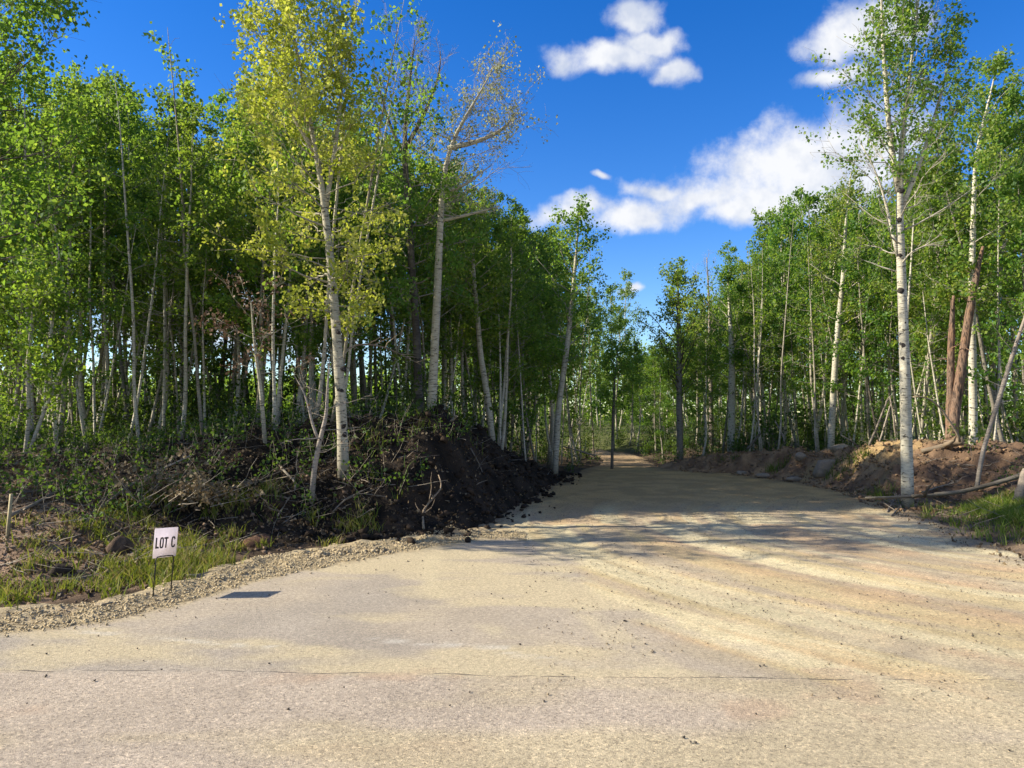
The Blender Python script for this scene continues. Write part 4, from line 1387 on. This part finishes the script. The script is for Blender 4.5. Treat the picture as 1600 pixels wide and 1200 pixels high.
lumps('shoulder_gravel', area_pts(26000, (-8, .2), (5.8, 11.6), lambda a, b, x, y: (a < .2) & (a > -1.8) & (x > -.72 * y - .4) & (apron_d(x, y) < rng.exponential(.05, len(x)) + .12 * (fbm(x * 3, y * 3, 93) - .5)) & (y < 11.2)),
      .002, .016, ((.52, .43, .27), (.42, .34, .21)), CLOD_MAT, 'pale gravel lumps windrowed along the apron edge', 4.5)
lumps('driveway_pebbles', area_pts(9000, (.2, 9), (4.6, 16), lambda a, b, x, y: (np.maximum(a, b) < 0) & (fbm(x * 1.2, y * 1.2, 91) > .42) & (x < .74 * y)),
      .002, .0085, ((.38, .31, .20), (.12, .10, .08)), CLOD_MAT, 'small dark pebbles scattered on the sandy driveway', 3.0)
lumps('road_chips', area_pts(700, (-5, 5), (3.4, 9), lambda a, b, x, y: (np.maximum(a, b) < -.3)), .002, .010, ((.2, .17, .13), (.06, .055, .05)), CLOD_MAT, 'loose stone chips on the asphalt', 3.0)
lumps('mound_clods', area_pts(4200, (-4, 2), (10.2, 22), lambda a, b, x, y: (a > -.12 - rng.exponential(.12, len(x))) & (a < 3.2) & (x > -3.4)), .006, .085,
      ((.016, .012, .009), (.06, .043, .03)), CLOD_MAT, 'dark soil clods crumbled over the mound', 4.0)
lumps('berm_clods', area_pts(4200, (5.2, 12), (13.4, 25), lambda a, b, x, y: (b > -.25) & (b < 3.0)), .006, .06,
      ((.34, .225, .125), (.15, .098, .062)), CLOD_MAT, 'clay clods and stones crumbled along the berm', 3.2)
lumps('bank_clods', area_pts(1500, (-10, -2.4), (6.6, 11.6), lambda a, b, x, y: (a > .2) & (a < 4) & (x > -.72 * y - .3)), .006, .045,
      ((.24, .17, .115), (.10, .07, .048)), CLOD_MAT, 'lumps of turned earth on the grassy bank', 3.0)


# ------------------------------------------------------------------ boulders and earth lumps one can pick out
def boulder(name, loc, size, rz, seed, cols, label, cat, group=None, tilt=0.0):
    rng = np.random.default_rng(seed)
    n_u, n_v = 18, 11
    u = np.linspace(0, 2 * np.pi, n_u, endpoint=False); v = np.linspace(.02, np.pi - .02, n_v)
    U, Vv = np.meshgrid(u, v)
    d = np.stack([np.sin(Vv) * np.cos(U), np.sin(Vv) * np.sin(U), np.cos(Vv)], -1)
    k = rng.normal(size=(14, 3)); k /= np.linalg.norm(k, axis=1)[:, None]
    off = rng.uniform(.62, .95, 14)
    r = np.min(np.where((d @ k.T) > .15, off / np.maximum(d @ k.T, .15), 9), -1)
    r = np.minimum(r, 1.1) + rng.normal(size=r.shape) * .015
    pv = d * r[..., None] * np.asarray(size)
    V = pv.reshape(-1, 3)
    i, j = np.meshgrid(np.arange(n_v - 1), np.arange(n_u), indexing='ij')
    j2 = (j + 1) % n_u
    Fq = np.stack([i * n_u + j, (i + 1) * n_u + j, (i + 1) * n_u + j2, i * n_u + j2], -1).reshape(-1, 4)
    kk = rng.uniform(0, 1, len(V))[:, None]
    o = mesh_obj(name, V, Fq, CLOD_MAT, None, True, {'col': np.asarray(cols[0]) * (1 - kk) + np.asarray(cols[1]) * kk})
    o.location = loc
    o.rotation_euler = (0, tilt, rz)
    return tag(o, label, cat, group)


def on(px, d):
    p = at(px, 700, d)
    return float(p[0]), float(d), h1(p[0], d)


STONE = ((.30, .25, .19), (.22, .18, .14))
x, y, z = on(1288, 18.9); boulder('boulder', (x, y, z + .12), (.42, .26, .24), .5, 1, STONE, 'wedge-shaped grey-brown boulder on the face of the clay berm', 'boulder', tilt=-.35)
x, y, z = on(1250, 20.2); boulder('boulder', (x, y, z + .06), (.16, .14, .14), .2, 2, STONE, 'small round stone up the berm left of the wedge-shaped boulder', 'boulder')
x, y, z = on(1312, 19.8); boulder('boulder', (x, y, z + .06), (.3, .22, .16), 1.2, 3, ((.36, .30, .22), (.27, .22, .16)), 'pale stone capping the berm above the wedge-shaped boulder', 'boulder')
x, y, z = on(1240, 19.4); boulder('boulder', (x, y, z + .05), (.26, .16, .09), .1, 4, STONE, 'flat stone lying low at the berm foot', 'boulder')
x, y, z = on(1192, 20.8); boulder('boulder', (x, y, z + .03), (.28, .16, .08), .3, 5, STONE, 'flat slab at the driveway edge by the low end of the berm', 'boulder')
x, y, z = on(1158, 21.9); boulder('boulder', (x, y, z + .03), (.2, .14, .09), .9, 6, STONE, 'stone at the far corner of the driveway', 'boulder')
SOIL = ((.13, .09, .06), (.05, .035, .025))
x, y, z = on(187, 8.9); boulder('soil_clump', (x, y, z + .06), (.17, .13, .14), .5, 7, SOIL, 'fibrous upturned sod clump above the white sign', 'soil clump', tilt=.4)
x, y, z = on(100, 7.9); boulder('soil_clump', (x, y, z + .04), (.12, .1, .09), .5, 8, ((.05, .04, .03), (.03, .022, .017)), 'dark soil clump on the grassy bank between stake and sign', 'soil clump')
x, y, z = on(406, 9.8); boulder('soil_clump', (x, y, z + .05), (.17, .13, .12), .5, 9, ((.15, .08, .05), (.08, .05, .033)), 'reddish earth clump below the birch amid weeds', 'soil clump')
for k, (px, d, s) in enumerate(((590, 9.5, .13), (540, 9.35, .10), (505, 9.2, .08))):
    x, y, z = on(px, d)
    q = rng.normal(size=(150, 2)) * np.array((s * .8, s * .5))
    hz_ = np.exp(-(q[:, 0] / s) ** 2 - (q[:, 1] / (s * .7)) ** 2) * s * .5
    pts_ = np.stack([x + q[:, 0], y + q[:, 1], H(x + q[:, 0], y + q[:, 1]) + hz_ * rng.uniform(.2, 1, 150)], 1)
    hp = lumps('gravel_heap', pts_, .008, .034, ((.46, .38, .24), (.26, .21, .14)), CLOD_MAT, ['largest gravel heap on the shoulder in front of the mound', 'middle gravel heap of three on the shoulder', 'smallest gravel heap of three on the shoulder, nearest the sign'][k], 2.0, 0.0)


# ------------------------------------------------------------------ fallen branches and logs
def branch(name, pix, r0, r1, seed, mat, label, cat, nt_=4, sides=6, twig=(.2, .5), limb=.0, leaf=None):
    """pix: (px, py, depth) nodes"""
    rng = np.random.default_rng(seed)
    pts = np.array([at(*p) for p in pix])
    path = resample(pts, max(8, 3 * len(pts))) + wander(rng, max(8, 3 * len(pts)), .008)
    o0 = path[0].copy()
    root = empty(name, o0)
    V, Fq = tube(path - o0, np.linspace(r0, r1, len(path)), sides, .06, rng)
    mesh_obj('stem', V, Fq, mat, root, True, {'limb': np.full(len(V), limb)})
    if nt_:
        acc = Acc()
        for _ in range(nt_):
            j = rng.integers(len(path) // 4, len(path) - 1)
            d = (path[j + 1] - path[j]); d = d / np.linalg.norm(d) * .6 + rng.normal(size=3) * .5
            d[2] = abs(d[2]) * .8
            d /= np.linalg.norm(d)
            l = rng.uniform(*twig)
            q = path[j] - o0 + np.linspace(0, 1, 5)[:, None] * d * l + wander(rng, 5, l * .07)
            V, Fq = tube(q, np.linspace(r1 * .9 + .002, .002, 5), 4)
            acc.add(V, Fq, np.full(len(V), limb))
        V, Fq, A = acc.get()
        mesh_obj('side_twigs', V, Fq, mat, root, True, {'limb': A})
    return tag(root, label, cat)


def gpix(px, py):
    """ground point under a place of the picture, found by marching the sight line"""
    d = np.arange(5.5, 30, .04)
    x, y, z = ray(px, py)
    hit = np.where(CAM_H + z / y * d <= H(x / y * d, d))[0]
    return float(d[hit[0]]) if len(hit) else 12.0


def gb(px, py, up=0.02):
    d = gpix(px, py)
    return (px, py, d - .12)


branch('fallen_branch', [gb(15, 806), gb(50, 790), gb(88, 770), gb(118, 752), gb(140, 728)], .026, .010, 70, WOOD_GREY, 'long bare grey branch lying up the bank right of the wooden stake', 'branch', 4)
branch('fallen_branch', [gb(160, 792), gb(190, 768), gb(212, 752), gb(250, 735), gb(296, 712)], .03, .012, 71, WOOD_GREY, 'pale branch running up into the dry brush pile', 'branch', 5)
branch('fallen_branch', [gb(258, 776), gb(310, 768), gb(360, 762), gb(420, 752), gb(452, 744)], .016, .007, 72, WOOD_TAN, 'thin straight pale stick lying level below the brush pile', 'branch', 4)
branch('fallen_branch', [gb(438, 728), gb(452, 744), gb(468, 757), gb(446, 785), gb(432, 806)], .02, .012, 73, WOOD_GREY, 'bent grey branch shaped like an elbow left of the birch', 'branch', 3)
branch('fallen_branch', [gb(520, 800), gb(536, 782), gb(556, 770), gb(600, 776)], .012, .006, 74, WOOD_GREY, 'small grey branch at the foot of the pale birch', 'branch', 6)
branch('fallen_branch', [gb(662, 826), gb(660, 800), gb(678, 778), gb(694, 760), gb(686, 742)], .02, .009, 75, WOOD_TAN, 'crooked tan root dangling at the front of the black mound', 'branch', 5)
branch('fallen_branch', [(685, 676, 13.1), (696, 668, 13.2), (706, 656, 13.3), (712, 650, 13.3)], .035, .022, 76, WOOD_TAN, 'pale broken root sticking up on top of the black mound', 'branch', 2)
branch('fallen_branch', [gb(735, 700), gb(748, 720), gb(760, 745)], .012, .006, 77, WOOD_GREY, 'thin grey root trailing down the dark side of the mound', 'branch', 2)
branch('fallen_branch', [(544, 545, 11.6), (562, 537, 11.9), (590, 540, 12.2), (622, 552, 12.6), (660, 572, 13.0)], .016, .008, 78, WOOD_TAN, 'pale dead limb reaching right across from the birch trunk', 'branch', 7)
branch('fallen_branch', [gb(290, 900), gb(315, 900), gb(338, 889)], .02, .010, 79, WOOD_GREY, 'short dark stick at the gravel edge right of the sign', 'branch', 1)
branch('fallen_branch', [gb(150, 946), gb(162, 944), gb(176, 941)], .014, .008, 80, WOOD_TAN, 'bleached stub of wood on the gravel left of the sign', 'branch', 0)
# right side
branch('fallen_log', [(1352, 778, 13.5), (1440, 776, 13.5), (1500, 770, 13.5), (1552, 757, 13.4), (1612, 738, 13.2)], .020, .046, 81, BARK_GREY, 'long tan log lying across the brush below the dark end of the berm', 'log', 3)
branch('fallen_log', [(1440, 705, 16.2), (1462, 701, 16.1), (1490, 692, 16.0), (1505, 690, 15.9)], .045, .085, 82, WOOD_TAN, 'thick broken log end on top of the berm', 'log', 1, 8)
branch('fallen_log', [(1588, 790, 12.9), (1596, 765, 12.9), (1606, 735, 12.95)], .085, .075, 83, WOOD_GREY, 'thick grey stump post at the right edge of the picture', 'log', 0, 9)
branch('leaning_pole', [(1356, 700, 19.8), (1370, 665, 20.0), (1388, 622, 20.2)], .035, .022, 84, WOOD_GREY, 'pale dead pole leaning right behind the berm crest', 'pole', 1)
branch('leaning_pole', [(1370, 700, 19.6), (1384, 660, 19.9), (1396, 628, 20.1)], .028, .018, 85, WOOD_GREY, 'thinner dead pole crossing just right of the leaning pale pole', 'pole', 1)
branch('leaning_pole', [(1401, 695, 19.0), (1396, 650, 19.1), (1390, 620, 19.2)], .03, .018, 86, WOOD_GREY, 'white dead stem leaning left against the crossing poles', 'pole', 1)
branch('leaning_pole', [(1500, 690, 15.6), (1482, 655, 15.5), (1462, 628, 15.4), (1438, 618, 15.3), (1425, 620, 15.3)], .03, .012, 87, WOOD_TAN, 'arched bare branch bowing over the berm beside the lone birch', 'branch', 3)
branch('leaning_pole', [(1338, 695, 20.4), (1325, 686, 20.4), (1314, 680, 20.5)], .03, .016, 88, WOOD_GREY, 'short slanting stick on the berm left of the leaning poles', 'pole', 0)
branch('leaning_pole', [(1168, 702, 22.9), (1178, 690, 23.0), (1188, 678, 23.2)], .05, .03, 89, BARK_DARK, 'dark stump leaning at the low end of the berm', 'pole', 0)
branch('leaning_pole', [(1226, 692, 22.8), (1218, 672, 23.0), (1209, 658, 23.2)], .03, .02, 90, WOOD_GREY, 'white stick slanting left among trunks behind the berm', 'pole', 0)
for k, (a_, b_) in enumerate((((1386, 800), (1408, 772)), ((1380, 775), (1402, 790)), ((1392, 806), (1420, 784)), ((1396, 770), (1412, 800)))):
    da_, db_ = gpix(*a_), gpix(*b_)
    branch('fallen_branch', [(a_[0], a_[1], da_ - .1), ((a_[0] + b_[0]) / 2, (a_[1] + b_[1]) / 2 - 3, (da_ + db_) / 2 - .15), (b_[0], b_[1], db_ - .1)], .015, .008, 91 + k, WOOD_GREY,
           ['longest stick of the small pile at the lone birch foot', 'crossing stick on the small pile at the lone birch foot', 'low stick of the pile just in front of the lone birch', 'steep stick of the pile touching the lone birch'][k], 'branch', 3, twig=(.1, .3))
branch('fallen_branch', [gb(1440, 770), gb(1470, 760), gb(1500, 752)], .02, .01, 97, WOOD_GREY, 'grey branch in the tangle between lone birch and long log', 'branch', 6)
branch('fallen_branch', [gb(1545, 790), gb(1560, 778), gb(1590, 772)], .016, .008, 98, WOOD_TAN, 'tan branch tangle at the top of the lush grass', 'branch', 7)
branch('fallen_branch', [(930, 712, 22.5), (905, 705, 22.3), (880, 698, 22.2)], .03, .016, 99, WOOD_GREY, 'pale fallen stem among the trunks at the mound end', 'branch', 4)

# dry brush pile with dead brown leaves
rng = np.random.default_rng(120)
bx, by = at(275, 740, 10.4)[:2]
root = empty('brush_pile', (bx, by, h1(bx, by)))
wood, leaves = Acc(), []
for _ in range(46):
    a = rng.uniform(0, 6.28); l = rng.uniform(.3, .9)
    s0 = np.array((rng.normal() * .3, rng.normal() * .22, rng.uniform(0, .15)))
    d = np.array((math.cos(a), math.sin(a) * .7, rng.uniform(.1, 1.1))); d /= np.linalg.norm(d)
    q = s0 + np.linspace(0, 1, 5)[:, None] * d * l + wander(rng, 5, .03)
    V, Fq = tube(q, np.linspace(.007, .002, 5), 3)
    wood.add(V, Fq, np.full(len(V), rng.uniform(0, .6)))
    if rng.uniform() < .8:
        for c_i in range(5):
            leaves.append((q[rng.integers(2, 5)] + rng.normal(size=(9, 3)) * .055, rng.normal() * .15))
V, Fq, A = wood.get(); mesh_obj('branches', V, Fq, WOOD_GREY, root, True, {'limb': A})
V, Fq, tint = pack_leaves(rng, leaves, .05, .62); mesh_obj('dead_leaves', V, Fq, LEAF_BROWN, root, False, {'tint': tint})
tag(root, 'tangled brush pile with withered brown leaves above the sign', 'brush pile')


# ------------------------------------------------------------------ lot sign
def flat_mat(name, col, rough=.5, metal=0.0, trans=0.0):
    m, t, o = newmat(name)
    p = nd(t, 'ShaderNodeBsdfPrincipled'); p.inputs['Roughness'].default_value = rough; p.inputs['Metallic'].default_value = metal
    n_ = noise(t, 18, 4)
    c_ = mixc(t, .25, (*col, 1), ramp(t, n_, [(.3, (.75, .74, .72)), (.65, (1, 1, 1))]), 'MULTIPLY')
    t.links.new(c_, p.inputs['Base Color'])
    if trans:
        tr = nd(t, 'ShaderNodeBsdfTranslucent'); t.links.new(c_, tr.inputs['Color'])
        mxs = nd(t, 'ShaderNodeMixShader'); mxs.inputs[0].default_value = trans
        t.links.new(p.outputs[0], mxs.inputs[1]); t.links.new(tr.outputs[0], mxs.inputs[2])
        t.links.new(mxs.outputs[0], o.inputs['Surface'])
    else:
        t.links.new(p.outputs[0], o.inputs['Surface'])
    return m


SIGN_WHITE = flat_mat('sign_plastic', (.82, .77, .80), .45, 0, .62)
INK = flat_mat('black_ink', (.012, .010, .012), .5)
WIRE = flat_mat('black_wire', (.02, .02, .02), .4, .6)
STAKE = bark_material('stake_wood', (.42, .36, .20), (.30, .25, .13), (.14, .11, .07), .3)

sb = at(252, 928, 7.2)
sx, sy = float(sb[0]), float(sb[1])
sz = h1(sx, sy)
sign = empty('lot_sign', (sx, sy, sz), R(48))
sign.rotation_euler = (0, R(5), R(70))
PW, PH, PT = .285, .275, .005
zc = .47
bt = zc - PH / 2


def box(x0, x1, y0, y1, z0, z1):
    V = np.array([(x0, y0, z0), (x1, y0, z0), (x1, y1, z0), (x0, y1, z0), (x0, y0, z1), (x1, y0, z1), (x1, y1, z1), (x0, y1, z1)])
    return V, CUBE_F


V, Fq = box(-PW / 2, PW / 2, -PT / 2, PT / 2, bt, zc + PH / 2)
panel = mesh_obj('panel', V, Fq, SIGN_WHITE, sign)


def letter(polys):
    acc = Acc()
    for quad in polys:
        q = np.array(quad, float)
        f = np.stack([q[:, 0], np.full(4, -PT / 2 - .0015), q[:, 1]], 1)
        b_ = np.stack([q[:, 0], np.full(4, -PT / 2 - .0001), q[:, 1]], 1)
        acc.add(np.concatenate([f, b_]), [(0, 1, 2, 3), (0, 4, 5, 1), (1, 5, 6, 2), (2, 6, 7, 3), (3, 7, 4, 0)], 0.0)
    return acc.get()[:2]


def ring(cx, cz, w, h, th, a0, a1, n=28):
    """squarish condensed O, between two angles"""
    res = []
    sup = lambda a, ww, hh: (cx + ww / 2 * math.copysign(abs(math.cos(a)) ** .55, math.cos(a)), cz + hh / 2 * math.copysign(abs(math.sin(a)) ** .75, math.sin(a)))
    for i in range(n):
        t0 = a0 + (a1 - a0) * i / n; t1 = a0 + (a1 - a0) * (i + 1) / n
        res.append([sup(t0, w, h), sup(t1, w, h), sup(t1, w - 2 * th, h - 2 * th * .85), sup(t0, w - 2 * th, h - 2 * th * .85)])
    return res


LH, LW, TH = .100, .046, .0165
x0 = -PW / 2 + .017
zt, zb = zc + LH / 2, zc - LH / 2
glyphs = [
    [[(x0, zb), (x0 + TH, zb), (x0 + TH, zt), (x0, zt)], [(x0 + TH, zb), (x0 + LW * .92, zb), (x0 + LW * .92, zb + TH), (x0 + TH, zb + TH)]],
    ring(x0 + .075, zc, LW + .004, LH + .004, TH, 0, 2 * math.pi),
    [[(x0 + .104, zt - TH), (x0 + .154, zt - TH), (x0 + .154, zt), (x0 + .104, zt)], [(x0 + .129 - TH / 2, zb), (x0 + .129 + TH / 2, zb), (x0 + .129 + TH / 2, zt - TH), (x0 + .129 - TH / 2, zt - TH)]],
    ring(x0 + .219, zc, LW + .006, LH + .004, TH, .42, 2 * math.pi - .42),
]
for gl_ in glyphs:
    V, Fq = letter(gl_)
    mesh_obj('letter', V, Fq, INK, panel)
wv_ = PW * .38
arc = []
for k in range(7):
    a = math.pi / 2 * k / 6
    arc.append((-wv_ + .018 * (1 - math.sin(a)) - 0, bt + .012 + .018 * (math.sin(a)) - .018))
left_leg = [(-wv_, -.10), (-wv_, bt * .5), (-wv_, bt - .02)]
top = [(-wv_ + .012, bt + .008), (-wv_ * .4, bt + .012), (wv_ * .4, bt + .012), (wv_ - .012, bt + .008)]
right_leg = [(wv_, bt - .02), (wv_, bt * .5), (wv_, -.10)]
pts = np.array([(a, -.0085, b_) for a, b_ in left_leg + top + right_leg])
V, Fq = tube(pts, np.full(len(pts), .0055), 8)
mesh_obj('wire_stake', V, Fq, WIRE, sign, True, {'limb': np.zeros(len(V))})
tag(sign, 'white LOT C sign on a black wire stake at the gravel edge', 'sign')

# wooden survey stake at the picture's left edge
kx, ky = at(11, 846, 8.6)[:2]
kz = h1(kx, ky)
p = [(0, 0, -.15), (.005, 0, .2), (.012, 0, .50)]
V, Fq = tube(np.array(p), (.020, .020, .0195), 4)
o = mesh_obj('survey_stake', V, Fq, STAKE, None, False, {'limb': np.zeros(len(V))})
o.location = (kx, ky, kz)
o.rotation_euler = (0, R(2), R(20))
tag(o, 'pale wooden survey stake standing at the left edge of the bank', 'stake')
